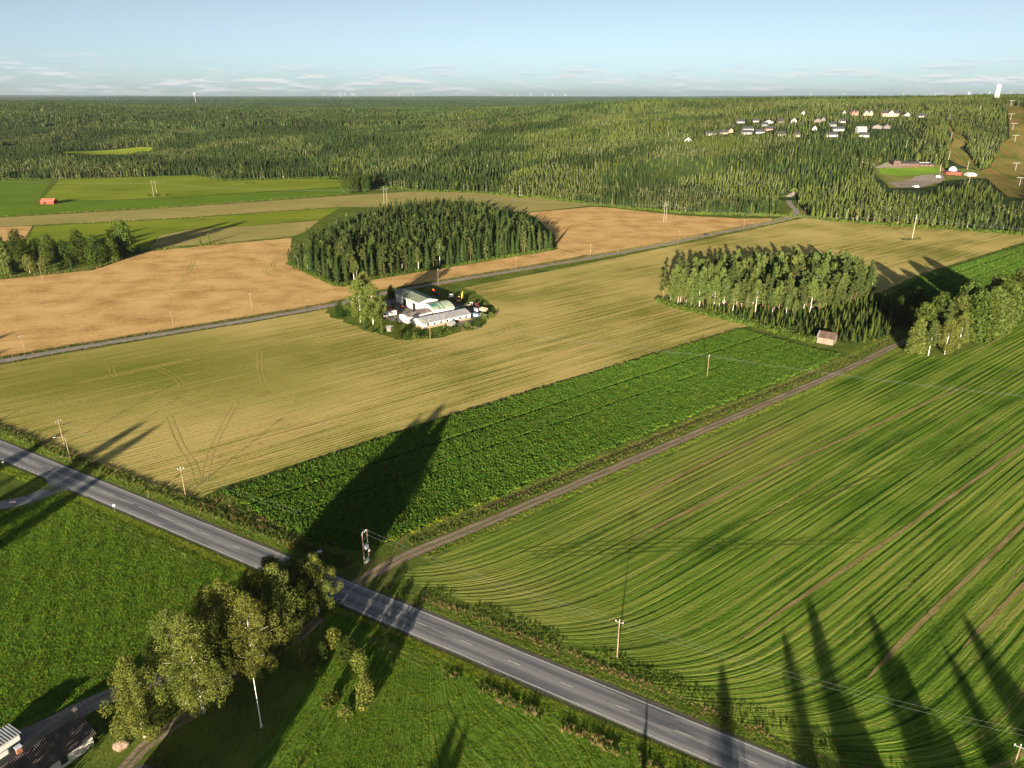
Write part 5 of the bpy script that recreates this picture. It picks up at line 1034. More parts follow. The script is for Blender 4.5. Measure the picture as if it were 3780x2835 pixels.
# house lower left
ax = math.atan2(-11.4, -7.0)
t = thing('corner_house', 'white house with dark brown tile roof in the lower left corner', 'house', (-75.9, 99.6, 0), ax)
gable(t, 20, -7.6 if False else 7.6, 2.9, 5.0, boards('white_siding', (.55, .53, .50), (.66, .64, .60), 4), M_TILE, .55, base=.2)
for o in [c for c in t.children]: o.scale.y = -1
def fl(o): o.scale.y = -1; return o
for x, wd, z, ht in ((5.2, 1.2, 1.5, 1.4), (11.5, 1.6, 1.5, 1.3), (15.5, 1.4, 1.5, 1.3)): fl(window(t, x, z, wd, ht))
fl(MB().box(7.5, 8.6, -.10, -.01, 0, 2.1).build('door', paint((.12, .07, .06)), t))
ch = fl(MB().box(9.2, 10.0, 4.0, 4.7, 4.2, 6.2).build('chimney', paint((.22, .09, .06), .8, .2), t)); MB().box(9.1, 10.1, 3.9, 4.8, 6.2, 6.32).build('chimney_cap', paint((.5, .55, .62), .4), ch)
an = fl(MB().tube([(.1, 3.8, 4.6), (.1, 3.8, 7.0)], .04, 5).build('antenna_mast', paint((.4, .36, .3)), t)); MB().box(-.4, .6, 3.77, 3.83, 6.8, 6.86).box(-.25, .45, 3.4, 4.2, 6.6, 6.64).build('antenna_arm', paint((.4, .36, .3)), an)
t = thing('lean_to', 'pale roofed annex behind the corner house', 'annex', (-89.2, 99.8, 0), ax)
MB().box(0, 7, -4, 0, 0, 2.3).build('wall', WHITE_D, t); MB().prism([(-4.3, 2.35), (.3, 2.8), (.3, 2.9), (-4.3, 2.45)], -.3, 7.3, axis='x').build('roof', ribbed('annex_roof', (.2, .21, .22), (.26, .27, .28), freq=2), t)
t = thing('dark_cottage', 'dark roof peak of a cottage at the bottom edge of the picture', 'house', (-66.0, 92.2, 0), R(0)); t.location.y = 86.5
gable(t, 6.4, 5.4, 2.3, 3.7, paint((.10, .06, .045)), M_DARKROOF, .5, ridge_axis='y')
b = MB(); bmx = bmesh.new(); bmesh.ops.create_icosphere(bmx, subdivisions=3, radius=1.0)
for v in bmx.verts: k = 1 + .14 * math.sin(v.co.x * 4 + 1) * math.cos(v.co.y * 3) + .08 * math.sin(v.co.z * 6); v.co = (v.co.x * 1.5 * k, v.co.y * 1.1 * k, v.co.z * .95 * k + .5)
me = bpy.data.meshes.new('boulder'); bmx.to_mesh(me); bmx.free(); me.polygons.foreach_set('use_smooth', [True] * len(me.polygons)); me.materials.append(bark('granite', (.16, .115, .085), (.30, .22, .16), .8)); o = add('boulder', me, None, (*W(264, 1613), 0), .7); tag(o, 'large brown boulder beside the lone birch and the path', 'boulder')

# ------------------------------------------------------------------ vehicles
RUB = paint((.015, .015, .015), .8, .1)
def wheel(t, x, y, r, wd, rim=None):
    o = MB().tube([(x, y - wd / 2, r), (x, y + wd / 2, r)], r, 14).build('wheel', RUB, t)
    MB().tube([(x, y - wd / 2 - .02, r), (x, y + wd / 2 + .02, r)], r * .55, 10).build('rim', rim or paint((.35, .35, .35), .4), o)
def car(name, label, loc, rz, c, z=0.0, cat='car', L=4.4):
    t = thing(name, label, cat, (*loc, z), rz); m = paint(c, .3, .04)
    MB().prism([(-L / 2, .35), (-L / 2, .75), (-L * .46, .92), (-L * .22, .98), (L * .25, .95), (L / 2 - .1, .80), (L / 2, .6), (L / 2, .35)], -.86, .86).build('body', m, t)
    MB().prism([(-L * .42, .93), (-L * .33, 1.40), (L * .02, 1.43), (L * .22, .96)], -.74, .74).build('cabin', GLASS, t); MB().box(-L * .32, L * .02, -.70, .70, 1.42, 1.47).build('roof', m, t)
    for x in (-L * .31, L * .31):
        for y in (-.78, .78): wheel(t, x, y, .32, .2)
    for y in (-.62, .62): MB().box(L / 2 - .02, L / 2 + .02, y - .14, y + .14, .58, .72).build('headlight', paint((.7, .7, .66), .2), t)
    return t
def van(name, label, loc, rz, c, cat='van', L=5.4, h=2.4):
    t = thing(name, label, cat, (*loc, 0), rz); m = paint(c, .35, .05)
    MB().prism([(-L / 2, .35), (-L / 2, h), (L * .22, h), (L * .36, 1.25), (L / 2, 1.05), (L / 2, .35)], -.95, .95).build('body', m, t); MB().prism([(L * .225, h - .1), (L * .365, 1.27), (L * .375, 1.30), (L * .24, h - .07)], -.82, .82).build('windscreen', GLASS, t)
    for s in (-1, 1): MB().box(L * .08, L * .27, s * .95 - .012, s * .95 + .012, 1.3, 1.85).build('side_window', GLASS, t)
    for x in (-L * .3, L * .32):
        for y in (-.85, .85): wheel(t, x, y, .34, .22)
    return t
def tractor(label, loc, rz, c, cab):
    t = thing('tractor', label, 'tractor', (*loc, 0), rz); m = paint(c, .4, .08)
    MB().prism([(.2, .8), (.2, 1.55), (1.9, 1.45), (2.1, 1.2), (2.1, .8)], -.4, .4).build('hood', m, t); cb = MB().box(-1.1, .2, -.7, .7, .9, 2.5).build('cab', GLASS, t); MB().box(-1.2, .3, -.8, .8, 2.5, 2.66).build('roof', paint(cab, .4), cb)
    for x in (-1.05, .15):
        for y in (-.68, .68): MB().box(x - .05, x + .05, y - .05, y + .05, .9, 2.5).build('pillar', paint(cab, .4), cb)
    for y in (-.85, .85): wheel(t, -.7, y, .85, .5, paint((.55, .5, .4))); wheel(t, 1.5, y * .9, .52, .36, paint((.55, .5, .4)))
    return t
def excavator(label, loc, rz, c, s=1.0, dark=(.02, .02, .025)):
    t = thing('excavator', label, 'excavator', (*loc, 0), rz); t.scale = (s, s, s); m = paint(c, .45, .1); d = paint(dark, .7)
    for y in (-1.1, 1.1): MB().prism([(-1.9, .45), (-1.6, .0), (1.6, .0), (1.9, .45), (1.6, .9), (-1.6, .9)], y - .3, y + .3).build('track', d, t)
    MB().prism([(-2.0, 1.1), (-2.2, 1.5), (-2.0, 2.1), (1.2, 2.0), (1.4, 1.1)], -1.25, 1.25).build('upper_body', d, t); MB().prism([(-2.5, 1.1), (-2.6, 1.9), (-2.0, 2.15), (-1.95, 1.1)], -1.3, 1.3).build('counterweight', m, t)
    cb = MB().box(.0, 1.5, .35, 1.3, 2.0, 3.1).build('cab', GLASS, t); MB().box(-.05, 1.55, .3, 1.35, 3.1, 3.2).build('roof', m, cb)
    MB().prism([(.9, 1.6), (1.2, 2.2), (2.6, 4.7), (3.4, 5.2), (3.6, 4.9), (2.9, 4.3), (1.5, 1.5)], -.6, -.1).build('boom', m, t); MB().prism([(3.2, 5.3), (3.6, 5.1), (4.6, 2.4), (4.3, 2.3), (3.1, 4.7)], -.52, -.18).build('stick', m, t); MB().prism([(4.2, 2.4), (4.7, 2.4), (4.9, 1.7), (4.4, 1.2), (3.8, 1.5), (4.0, 1.9)], -.8, .1).build('bucket', d, t)
    return t
t = thing('box_lorry', 'white box lorry parked beside the farm birches', 'lorry', (-65.0, 376.5, 0), R(218))
MB().box(-3.4, 1.4, -1.15, 1.15, .9, 3.2).build('cargo_box', WHITE, t); cb = MB().prism([(1.5, .5), (1.5, 2.6), (2.7, 2.6), (3.3, 1.5), (3.3, .5)], -1.1, 1.1).build('cab', paint((.74, .74, .74), .4), t); MB().prism([(2.72, 2.5), (3.32, 1.5), (3.36, 1.55), (2.8, 2.52)], -.95, .95).build('windscreen', GLASS, cb)
for s in (-1, 1): MB().box(1.9, 2.6, s * 1.1 - .015, s * 1.1 + .015, 1.5, 2.2).build('side_window', GLASS, cb)
for s in (-1, 1): MB().box(-1.6, -.2, s * 1.15 - .01, s * 1.15 + .012, 1.8, 2.5).build('logo', paint((.12, .11, .13)), t); MB().box(-1.5, -.3, s * 1.15 - .014, s * 1.15 + .016, 2.25, 2.38).build('logo', paint((.45, .09, .07)), t)
MB().box(-3.3, 2.9, -.5, .5, .5, .9).build('chassis', DARK, t)
for x in (-2.2, 2.3):
    for y in (-.95, .95): wheel(t, x, y, .45, .3)
car('parked_car', 'dark parked car in front of the farm sheds', (-59.4, 368.2), R(-30), (.03, .035, .05)); car('driving_car', 'black car driving on the gravel road in the distance', W(1526, 508.5), at_angle(W(1526, 508.5), W(1620, 490)), (.02, .022, .03), .15)
excavator('small red excavator in shade behind the green roofed hall', (-44.5, 421), R(150), (.45, .08, .03), .75)
tractor('white cabbed tractor standing behind the arched shed', (-35.4, 414), R(-120), (.10, .10, .10), (.75, .73, .70)); excavator('yellow excavator with raised boom behind the arched shed', (-29.5, 405.5), R(75), (.62, .36, .05), 1.05)
tractor('pale tractor with loader frame at the right of the farmyard', (-23.2, 396), R(200), (.36, .30, .20), (.62, .60, .55)); tractor('dark red tractor hitched before the tipping trailer', (-19.4, 394), R(-50), (.28, .03, .03), (.25, .03, .03))
t = thing('tipping_trailer', 'tan tipping trailer at the right end of the farmyard', 'trailer', (-15.6, 385.5, 0), R(-35)); m = paint((.50, .32, .20), .7, .2)
MB().box(-2.2, 2.2, -1.15, 1.15, 1.0, 1.12).build('bed', m, t)
for y in (-1.15, 1.09): MB().box(-2.2, 2.2, y, y + .06, 1.12, 2.3).build('side_board', m, t)
for x in (-2.26, 2.2): MB().box(x, x + .06, -1.15, 1.15, 1.12, 2.3).build('end_board', m, t)
for x in (-.6, .6):
    for y in (-.95, .95): wheel(t, x, y, .45, .3)
MB().box(2.2, 4.0, -.08, .08, .7, .85).build('drawbar', DARK, t)
van('parked_van', 'blue grey pickup van against the end of the long barn', (-20.4, 377.5), R(130), (.22, .30, .42), h=1.9); van('parked_van', 'pale van parked between the barn and the red tractor', (-19.8, 385.0), R(100), (.55, .58, .60)); car('parked_car', 'white car at the edge of the farmyard under the trailer', (-15.8, 378.0), R(20), (.72, .72, .72))
t = thing('loader', 'small red orange loader on the farmyard gravel', 'loader', (-60.9, 394, 0), R(-40)); MB().prism([(-1, .4), (-1, 1.1), (.4, 1.2), (.8, .9), (.8, .4)], -.5, .5).build('body', paint((.55, .10, .03), .5), t); MB().box(.8, 1.3, -.6, .6, .15, .6).build('bucket', DARK, t); MB().box(-.5, .1, -.4, .4, 1.2, 1.75).build('cab', GLASS, t)
for x in (-.6, .5):
    for y in (-.5, .5): wheel(t, x, y, .32, .22)

# ------------------------------------------------------------------ poles, wires, signs
WOOD = bark('pole_wood', (.16, .11, .07), (.26, .19, .125), .8); GALV = paint((.26, .265, .28), .5, .1, .3); CERAM = paint((.62, .62, .60), .3)
def pole(label, base, h, armdir=0.0, arm=True, stay=None, name='utility_pole', group=None, z=0.0, r=.15, lamp=None):
    t = thing(name, label, 'pole', (*base, z), armdir, group)
    MB().tube([(0, 0, -.5), (0, 0, h)], [r, r * .68], 8).build('pole', WOOD, t)
    if arm:
        a = MB().box(-.9, .9, -.06, .06, h - .45, h - .33).build('crossarm', GALV, t)
        for x in (-.8, 0, .8): MB().lathe([(.0, 0), (.05, 0), (.05, .15), (.09, .17), (.09, .24), (.03, .30), (0, .3)], 8, (x, 0, h - .33 if x else h)).build('insulator', CERAM, a)
    if stay: MB().tube([(0, 0, h * .8), (stay[0], stay[1], 0)], .022, 4).build('stay_wire', GALV, t)
    if lamp:
        MB().tube([(0, 0, h - .4), (lamp[0] * .5, lamp[1] * .5, h + .1), (lamp[0], lamp[1], h + .15)], .04, 5).build('lamp_arm', GALV, t); MB().box(lamp[0] - .5, lamp[0] + .1, lamp[1] - .14, lamp[1] + .14, h + .06, h + .22).build('lamp_head', paint((.7, .72, .74), .3), t)
    return t
pole('wooden pole standing alone between road ditch and striped field', W(1333, 1421), 9.6, R(-30)); pole('wooden pole with stay at the corner of stubble and crop', W(401, 1071), 9.3, R(20), stay=(4.2, 1.6)); pole('wooden pole standing in the dark green crop', W(1527, 815), 9.7, R(64))
pole('roadside pole carrying a street lamp at the left', W(154, 1000), 9.0, R(60), arm=False, lamp=(-1.6, 2.8)); pole('thin wooden pole behind the street lamp pole', W(139, 962), 9.2, R(60))
pole('pole in front of the long white barn, left of two', W(929.5, 734), 10.2, R(64)); pole('pole in front of the long white barn, right of two', W(959, 715), 9.0, R(64), arm=False, r=.12); 
GP = [(55, 764), (375, 709), (545, 673), (947, 611), (1115, 583), (1275, 554), (1465, 522), (1606, 497)]
for j, (x, y) in enumerate(GP): pole(['leftmost', 'second', 'third', 'fourth', 'fifth', 'sixth', 'seventh', 'eighth'][j] + ' roadside pole from the left along the gravel road', W(x, y), 8.6 if j != 2 else 10, R(70), r=.12)
for j, (x, y) in enumerate([(1737, 470), (1723, 452), (1712, 425)]): P_ = WT(x, y); pole(['pole at the outer side of the road bend by the forest', 'pole beside the bend in the gravel road, at the turn', 'pole where the gravel road enters the forest'][j], P_[:2], 9, R(20), z=P_[2], r=.12)
pole('pole at the rim of the golden field by the small birches', W(92.5, 608), 11.5, R(80)); pole('pole on the hillside above the young wood, left', WT(1390, 292)[:2], 16, 0, z=WT(1390, 292)[2]); pole('pole on the hillside above the young wood, right', WT(1442, 285)[:2], 17, 0, z=WT(1442, 285)[2])
def hframe(label, base, h, gap, ang):
    t = thing('pylon', label, 'pylon', (*base, 0), ang)
    for s in (-1, 1): MB().tube([(s * gap / 2, 0, -.5), (s * gap * .38, 0, h)], [.18, .12], 8).build('leg', paint((.30, .26, .20), .8), t)
    a = MB().box(-gap, gap, -.1, .1, h - 2.3, h - 2.1).build('crossarm', paint((.12, .10, .09)), t)
    for x in (-gap * .9, 0, gap * .9): MB().tube([(x, 0, h - 2.3), (x, 0, h - 3.5)], .06, 5).build('insulator', CERAM, a)
    return t
HP = [((336, 424), 18.5, 4.5), ((833, 440), 18.5, 4.5), ((1436, 479), 18, 4.5), ((1970, 517), 20.5, 1.2)]
hl = ['far left twin legged pylon in the bright green field', 'twin legged pylon rising behind the round grove', 'twin legged pylon in the golden field before the forest', 'tall pole pylon on the weedy island in the right field']
HB = [W(*p[0]) for p in HP]; ha = at_angle(HB[0], HB[3]) + math.pi / 2
for j, (p, h, g_) in enumerate(HP): hframe(hl[j], HB[j], h, g_, ha - .35)
def wire(label, pts, sag=1.0, r=.012, group=None):
    P = []
    for i in range(len(pts) - 1):
        a, b = Vector(pts[i]), Vector(pts[i + 1])
        for k in range(9): f = k / 9; q = a.lerp(b, f); q.z -= 4 * sag * f * (1 - f); P.append(q)
    P.append(Vector(pts[-1])); o = MB().tube(P, r, 3).build('overhead_wire', GALV); tag(o, label, 'wire', group); return o
def line_pts(bases, h, off, ang): return [(b[0] + math.cos(ang) * off, b[1] + math.sin(ang) * off, h) for b in bases]
fb_, p3 = W(929.5, 734), W(1527, 815); st_ = (p3[0] - fb_[0], p3[1] - fb_[1]); nx_ = (p3[0] + st_[0] * .95, p3[1] + st_[1] * .95); nx2 = (p3[0] + st_[0] * 2, p3[1] + st_[1] * 2)
for j, off in enumerate((-.8, 0, .8)): wire('power wire crossing the crop field from the farm, %s strand' % ('left', 'middle', 'right')[j], [(b[0] + math.cos(R(64)) * off, b[1] + math.sin(R(64)) * off, h) for b, h in ((fb_, 10.0), (p3, 9.6), (nx_, 9.6), (nx2, 9.6))], 1.2)
pole('pole out of the right side of the striped field', nx_, 9.7, R(64)) if False else None
for j, off in enumerate((-4, 0, 4)): wire('long high voltage wire over the far fields, %s strand' % ('left', 'middle', 'right')[j], [(b[0] + math.cos(ha - .35) * off, b[1] + math.sin(ha - .35) * off, h) for b, h in ((( HB[0][0] * 2 - HB[1][0], HB[0][1] * 2 - HB[1][1]), 15), (HB[0], 15), (HB[1], 15), (HB[2], 14.5), (HB[3], 17), ((HB[3][0] * 2 - HB[2][0], HB[3][1] * 2 - HB[2][1]), 16))], 3.5, .018)
rp = [W(139, 962), W(401, 1071), W(793, 1215), W(1333, 1421), W(2185, 1668)]
for j, off in enumerate((-.5, .5)): wire('low wire along the main road, %s of two' % ('near', 'far')[j], [(b[0] + off, b[1] + off, h) for b, h in zip(rp, (8.8, 8.9, 9.2, 9.2, 9.0))], 1.3, .010)
wire('low wire along the gravel road poles', [(*W(*p), 8.3 if j != 2 else 9.7) for j, p in enumerate(GP)], 1.0, .010)
pole('pole top at the lower right corner of the picture', W(2178, 1690), 8.5, R(-30))
# transformer on twin poles
pa, pb = W(788, 1219), W(797, 1211); t = thing('transformer_poles', 'twin wooden poles carrying a transformer beside the dirt track', 'transformer', (*pa, 0), at_angle(pa, pb)); gp = math.hypot(pb[0] - pa[0], pb[1] - pa[1]); gp = max(gp, 1.9)
for x in (0, gp): MB().tube([(x, 0, -.4), (x, 0, 9.2)], [.17, .12], 8).build('pole', WOOD, t)
for z in (8.9, 7.2, 5.0): MB().box(-.25, gp + .25, -.07, .07, z, z + .14).build('crossarm', GALV, t)
tr = MB().box(gp * .5 - .5, gp * .5 + .5, -.45, .25, 4.2, 5.3).build('transformer_tank', paint((.38, .42, .46), .4), t)
for k in range(7): MB().box(gp * .5 - .48 + k * .15, gp * .5 - .43 + k * .15, -.58, -.45, 4.3, 5.2).build('cooling_fin', paint((.34, .38, .42), .4), tr)
for x in (.3, gp * .5, gp - .3): MB().lathe([(0, 0), (.06, 0), (.06, .3), (.02, .36), (0, .36)], 8, (x, 0, 9.04)).build('insulator', CERAM, t)
MB().box(gp - .1, gp + .35, -.28, -.1, 2.6, 3.2).build('meter_box', paint((.8, .8, .8), .4), t); MB().box(.35, gp - .35, -.25, .05, .15, 1.2).build('switch_box', paint((.55, .62, .62), .4), t)
def sign(label, base, h, kind, face, d=.64, c=(.7, .7, .7), c2=None):
    t = thing('road_sign', label, 'sign', (*base, 0), face); MB().tube([(0, 0, -.2), (0, 0, h)], .035, 6).build('post', GALV, t)
    if kind == 'round':
        p = MB().tube([(0, -.05, h - .3), (0, -.02, h - .3)], d / 2, 20).build('plate', paint(c, .5), t)
        if c2: MB().tube([(0, -.06, h - .3), (0, -.052, h - .3)], d / 2 * .72, 20).build('plate_face', paint(c2, .5), p)
    return t
sign('round sign, yellow face with red rim, beside the main road', W(322, 1075), 2.6, 'round', R(-60), .75, (.55, .08, .03), (.75, .42, .05)); sign('round white backed sign on the grass verge left of the road', W(248.6, 1106), 2.4, 'round', R(20), .7, (.66, .68, .70), (.72, .72, .70))
t = thing('chevron_sign', 'red and white barrier sign beside the side road', 'sign', (*W(28.5, 1090), 0), R(10))
for x in (-.5, .5): MB().tube([(x, 0, 0), (x, 0, 1.0)], .03, 6).build('post', GALV, t)
p = MB().box(-.8, .8, -.03, .03, .6, 1.05).build('plate', paint((.72, .70, .68), .5), t)
for k in range(4): MB().prism([(-.75 + .4 * k, .6), (-.55 + .4 * k, .825), (-.75 + .4 * k, 1.05), (-.58 + .4 * k, 1.05), (-.38 + .4 * k, .825), (-.58 + .4 * k, .6)], -.045, -.031).build('chevron', paint((.55, .07, .04), .5), p)
t = thing('notice_board', 'small dark red notice board with white panel by the crop corner', 'sign', (*W(692, 1203), 0), R(30))
for x in (-.7, .7): MB().tube([(x, .05, 0), (x, .05, 2.3)], .05, 6).build('post', paint((.32, .29, .26)), t)
p = MB().box(-.85, .85, -.05, 0, .8, 2.3).build('board', paint((.10, .02, .025), .6), t); MB().box(-.7, .6, -.06, -.052, 1.45, 2.05).build('panel', paint((.62, .66, .72), .5), p)
for x, z0, z1, w_ in ((-.5, 1.6, 1.75, .18), (-.1, 1.75, 1.95, .2), (.3, 1.65, 1.8, .22)): MB().box(x, x + w_, -.066, -.061, z0, z1).build('mark', paint((.12, .15, .22), .5), p)
MB().box(-.15, .35, -.06, -.052, .95, 1.2).build('mark', paint((.42, .40, .36), .5), p)
t = thing('marker_sign', 'small white marker sign at the left end of the bus bay', 'sign', (*W(9, 1010), 0), R(30)); MB().tube([(0, 0, 0), (0, 0, 2.2)], .03, 6).build('post', GALV, t); MB().box(-.3, .3, -.05, -.01, 1.7, 2.2).build('plate', paint((.75, .75, .75), .5), t)
t = thing('flagpole', 'white flagpole on the shaded lawn beside the birch group', 'flagpole', (*W(565, 1571), 0)); MB().tube([(0, 0, 0), (0, 0, 11.6)], [.11, .05], 10).build('pole', paint((.82, .82, .82), .35, .03), t); MB().lathe([(0, 0), (.09, .04), (.11, .12), (.07, .2), (0, .22)], 10, (0, 0, 11.6)).build('finial', paint((.6, .45, .12), .3), t); MB().box(-.25, .25, -.25, .25, 0, .3).build('base', paint((.35, .35, .35)), t)

# ------------------------------------------------------------------ hillside: houses, ski area, tower
HC = {'w': ('white', paint((.30, .295, .28))), 't': ('tan', paint((.28, .22, .16))), 'o': ('pale orange', paint((.33, .20, .12))), 'b': ('blue grey', paint((.22, .26, .32))), 's': ('silver grey', paint((.25, .25, .24))), 'n': ('red brown', paint((.32, .13, .085))), 'd': ('dark', paint((.10, .085, .075))), 'c': ('cream', paint((.42, .32, .20)))}
DROOF = paint((.035, .035, .04), .7, .2); QROOF = paint((.24, .24, .25), .7, .1)
rows = {'lower': [], 'middle': [], 'upper': []}
for i, h in enumerate(HOUSES): px, py = proj(*h[:3]); rows['lower' if py > 278 else 'middle' if py > 251 else 'upper'].append((px, i))
ordn = ['first', 'second', 'third', 'fourth', 'fifth', 'sixth', 'seventh', 'eighth', 'ninth', 'tenth', 'eleventh', 'twelfth', 'thirteenth', 'fourteenth', 'fifteenth', 'sixteenth', 'seventeenth', 'eighteenth', 'nineteenth', 'twentieth']
for rn, lst in rows.items():
    for k, (px, i) in enumerate(sorted(lst)):
        X, Y, Z, wd, wc, ty = HOUSES[i]; cn, cm = HC[wc]; wd = max(wd, 6.5)
        t = thing('hillside_house', '%s %s hillside house, %s from the left in the %s row' % (cn, 'grey roofed' if ty == 'q' else 'gabled' if ty in 'gG' else 'dark roofed', ordn[k], rn), 'house', (X - wd / 2, Y, Z), R(random.uniform(-6, 6)), 'houses on the wooded hill')
        D = 8; he, hr = (3.0, 6.4)
        if ty in ('L', 'q', 'G'): he, hr = 5.4, 9.0
        gable(t, wd, D, he, hr, cm, QROOF if ty == 'q' else DROOF, .6, ridge_axis='y' if ty == 'g' else 'x', base=4)
        nwin = max(2, int(wd / 3.2))
        for fl_ in range(2 if he > 4 else 1):
            for q in range(nwin): window(t, wd * (q + .5) / nwin, 1.6 + 2.7 * fl_, 1.3, 1.2, d=.12)
        if ty in ('G', 'L'):
            n_ = 2 if ty == 'G' else 1
            for q in range(n_):
                cx = wd * (q + .5) / n_; gw = wd * .18 if ty == 'L' else wd * .2
                MB().prism([(cx - gw, he - .2), (cx, he + gw * .9), (cx + gw, he - .2)], -1.2, 3).build('dormer', cm, t); 
                for s in (-1, 1): MB().prism([(cx + s * (gw + .4), he - .5), (cx, he + gw * .9 + .05), (cx, he + gw * .9 + .25), (cx + s * (gw + .4), he - .3)], -1.5, 3.2).build('dormer_roof', DROOF, t)
        if wd > 14: MB().box(0, wd, -1.6, -.2, 2.55, 2.75).build('balcony', WHITE, t)
M_SLOPE = field_mat('slope_grass', (.050, .072, .014), (.115, .105, .028), (.175, .13, .045), row=9, wave=0, streak=.8, fine=.6, bump=.3, patch=1.0, tan=(.175, .095, .040), tanlim=(.5, .64), pscale=.02)
def drape_poly(name, px, z, mat, step=9): 
    pg = [WT(*p)[:2] for p in px]; sheet(name, pg, z, mat, rowdir=(.15, 1), step=step, jit=.8, drape=True, seg=8)
drape_poly('ski_slope', SLOPE_W, .5, M_SLOPE); drape_poly('ski_slope', SLOPE_E, .5, M_SLOPE)
drape_poly('lodge_grounds', LODGE, .42, field_mat('rough_ground', (.05, .07, .015), (.10, .11, .03), (.17, .145, .05), row=9, wave=0, streak=.5, fine=.9, bump=.3, patch=1.0, pscale=.03))
drape_poly('lodge_lawn', [zS(p) for p in [(480, 1120), (560, 1106), (960, 1100), (1180, 1095), (1205, 1150), (1190, 1175), (900, 1202), (700, 1208), (480, 1180)]], .62, M_GREEN2, 7)
drape_poly('car_park', [zS(p) for p in [(550, 1290), (860, 1245), (900, 1215), (1010, 1195), (1220, 1180), (1260, 1240), (1200, 1290), (1110, 1305), (1000, 1345), (700, 1350), (640, 1310)]], .58, M_YARD, 7)
drape_poly('lodge_yard', [zS(p) for p in [(420, 1110), (560, 1050), (640, 1080), (950, 1080), (1130, 1090), (960, 1098), (560, 1104), (480, 1118)]], .56, M_YARD, 7)
drape_poly('forest_clearing', CLEAR_L, .5, M_GREEN, 15)
drape_poly('road_clearing', ROADCUT, .05, G_GRASS, 6)
def on(p): return WT(*zS(p))
BRN = paint((.075, .036, .022), .8, .1)
X, Y, Z = on((640, 1086)); x2 = on((920, 1086))[0]; Lw = x2 - X
t = thing('ski_lodge', 'brown ski lodge with dark roof and white framed windows above the lawn', 'lodge', (X, Y, Z), 0); gable(t, Lw, 11, 3.6, 5.4, BRN, DROOF, .7, base=3)
MB().box(0, Lw * .26, -.8, 9, 3.2, 6.6).build('upper_storey', BRN, t); MB().prism([(-.9, 6.6), (4.2, 8.0), (9.2, 6.6)], -.4, Lw * .26 + .5, axis='x').build('upper_roof', DROOF, t)
for k in range(2): window(t, Lw * (.07 + .12 * k), 5.0, 2.0, 1.3, y=-.8, d=.15)
for k in range(6): window(t, Lw * (.08 + .165 * k), 1.8, 2.2, 1.4, d=.15)
X, Y, Z = on((948, 1092)); x2 = on((1115, 1096))[0]
t = thing('lodge_annex', 'low brown annex with white trimmed roof right of the ski lodge', 'lodge', (X, Y, Z), 0); Lw = x2 - X; gable(t, Lw, 8, 2.9, 4.4, BRN, DROOF, .6, base=3); MB().box(-.6, Lw * .75, 3.9, 4.1, 4.5, 4.9).build('ridge_trim', WHITE, t)
for k in range(3): window(t, Lw * (.2 + .3 * k), 1.5, 1.6, 1.2, d=.15)
X, Y, Z = on((1275, 1190)); x2 = on((1440, 1195))[0]; Lw = x2 - X
t = thing('dome_house', 'red building carrying a white dome at the foot of the slope', 'house', (X, Y, Z), 0); gable(t, Lw, 10, 3.0, 4.6, M_RED, DROOF, .5, base=3)
dr = Lw * .26; MB().lathe([(dr, 0), (dr * .98, dr * .3), (dr * .85, dr * .62), (dr * .6, dr * .88), (dr * .3, dr * 1.04), (0, dr * 1.1)], 18, (Lw * .55, 6, 4.2)).build('dome', WHITE, t, smooth=True)
for k in range(2): window(t, Lw * (.35 + .35 * k), 1.6, 1.4, 1.2, d=.15)
X, Y, Z = on((1535, 1215)); x2 = on((1660, 1222))[0]; Lw = x2 - X
t = thing('slope_kiosk', 'white gabled kiosk with red base at the foot of the slope', 'kiosk', (X, Y, Z), R(4)); gable(t, Lw, 8, 2.8, 4.8, WHITE, paint((.55, .54, .52)), .6, ridge_axis='y', base=3); MB().box(-.05, Lw + .05, -.12, -.01, -3, .8).build('plinth', M_RED, t); window(t, Lw * .5, 1.7, Lw * .7, .8, d=.12)
P_ = on((1180, 1228)); van('parked_van', 'white van on the car park beside the lodge lawn', P_[:2], 0, (.7, .7, .7)).location.z = P_[2] + .6
P_ = on((920, 1348)); van('parked_van', 'white van at the near edge of the car park', P_[:2], R(10), (.7, .7, .7)).location.z = P_[2] + .6
P_ = on((865, 1340)); car('parked_car', 'grey car at the near edge of the car park', P_[:2], R(80), (.3, .3, .32), P_[2] + .6)
lf = [((2055, 362), 'top'), ((2048, 532), 'second from the top'), ((2072, 652), 'third from the top'), ((2098, 798), 'fourth from the top'), ((2105, 1142), 'second from the bottom'), ((2155, 1325), 'bottom')]
for p, q in lf:
    X, Y, Z = on(p); t = thing('lift_tower', 'T shaped ski lift tower on the open slope, %s' % q, 'lift tower', (X, Y, Z), R(5)); MB().tube([(0, 0, -1), (0, 0, 9.5)], [.25, .2], 8).build('mast', GALV, t); MB().box(-5.5, 5.5, -.2, .2, 9.3, 9.8).build('crossbar', paint((.22, .22, .21)), t)
    for x in (-5.2, 5.2): MB().box(x - .3, x + .3, -.8, .8, 8.9, 9.3).build('sheave', DARK, t)
lamps = [((1310, 560), 'top left'), ((1465, 495), 'topmost'), ((1680, 430), 'far upper'), ((1330, 785), 'middle left'), ((1305, 1010), 'lower left'), ((1530, 1130), 'by the kiosk'), ((1705, 1090), 'right of the kiosk'), ((1200, 1165), 'by the lawn corner'), ((390, 1170), 'left of the lawn'), ((1540, 1335), 'below the kiosk')]
for p, q in lamps: X, Y, Z = on(p); t = thing('slope_lamp', 'slim lamp post beside the ski slope, %s' % q, 'lamp post', (X, Y, Z), 0); MB().tube([(0, 0, -1), (0, 0, 11)], [.16, .1], 6).build('post', paint((.5, .46, .4)), t); MB().box(-.5, .5, -.2, .2, 10.8, 11.1).build('lamp_head', GALV, t)
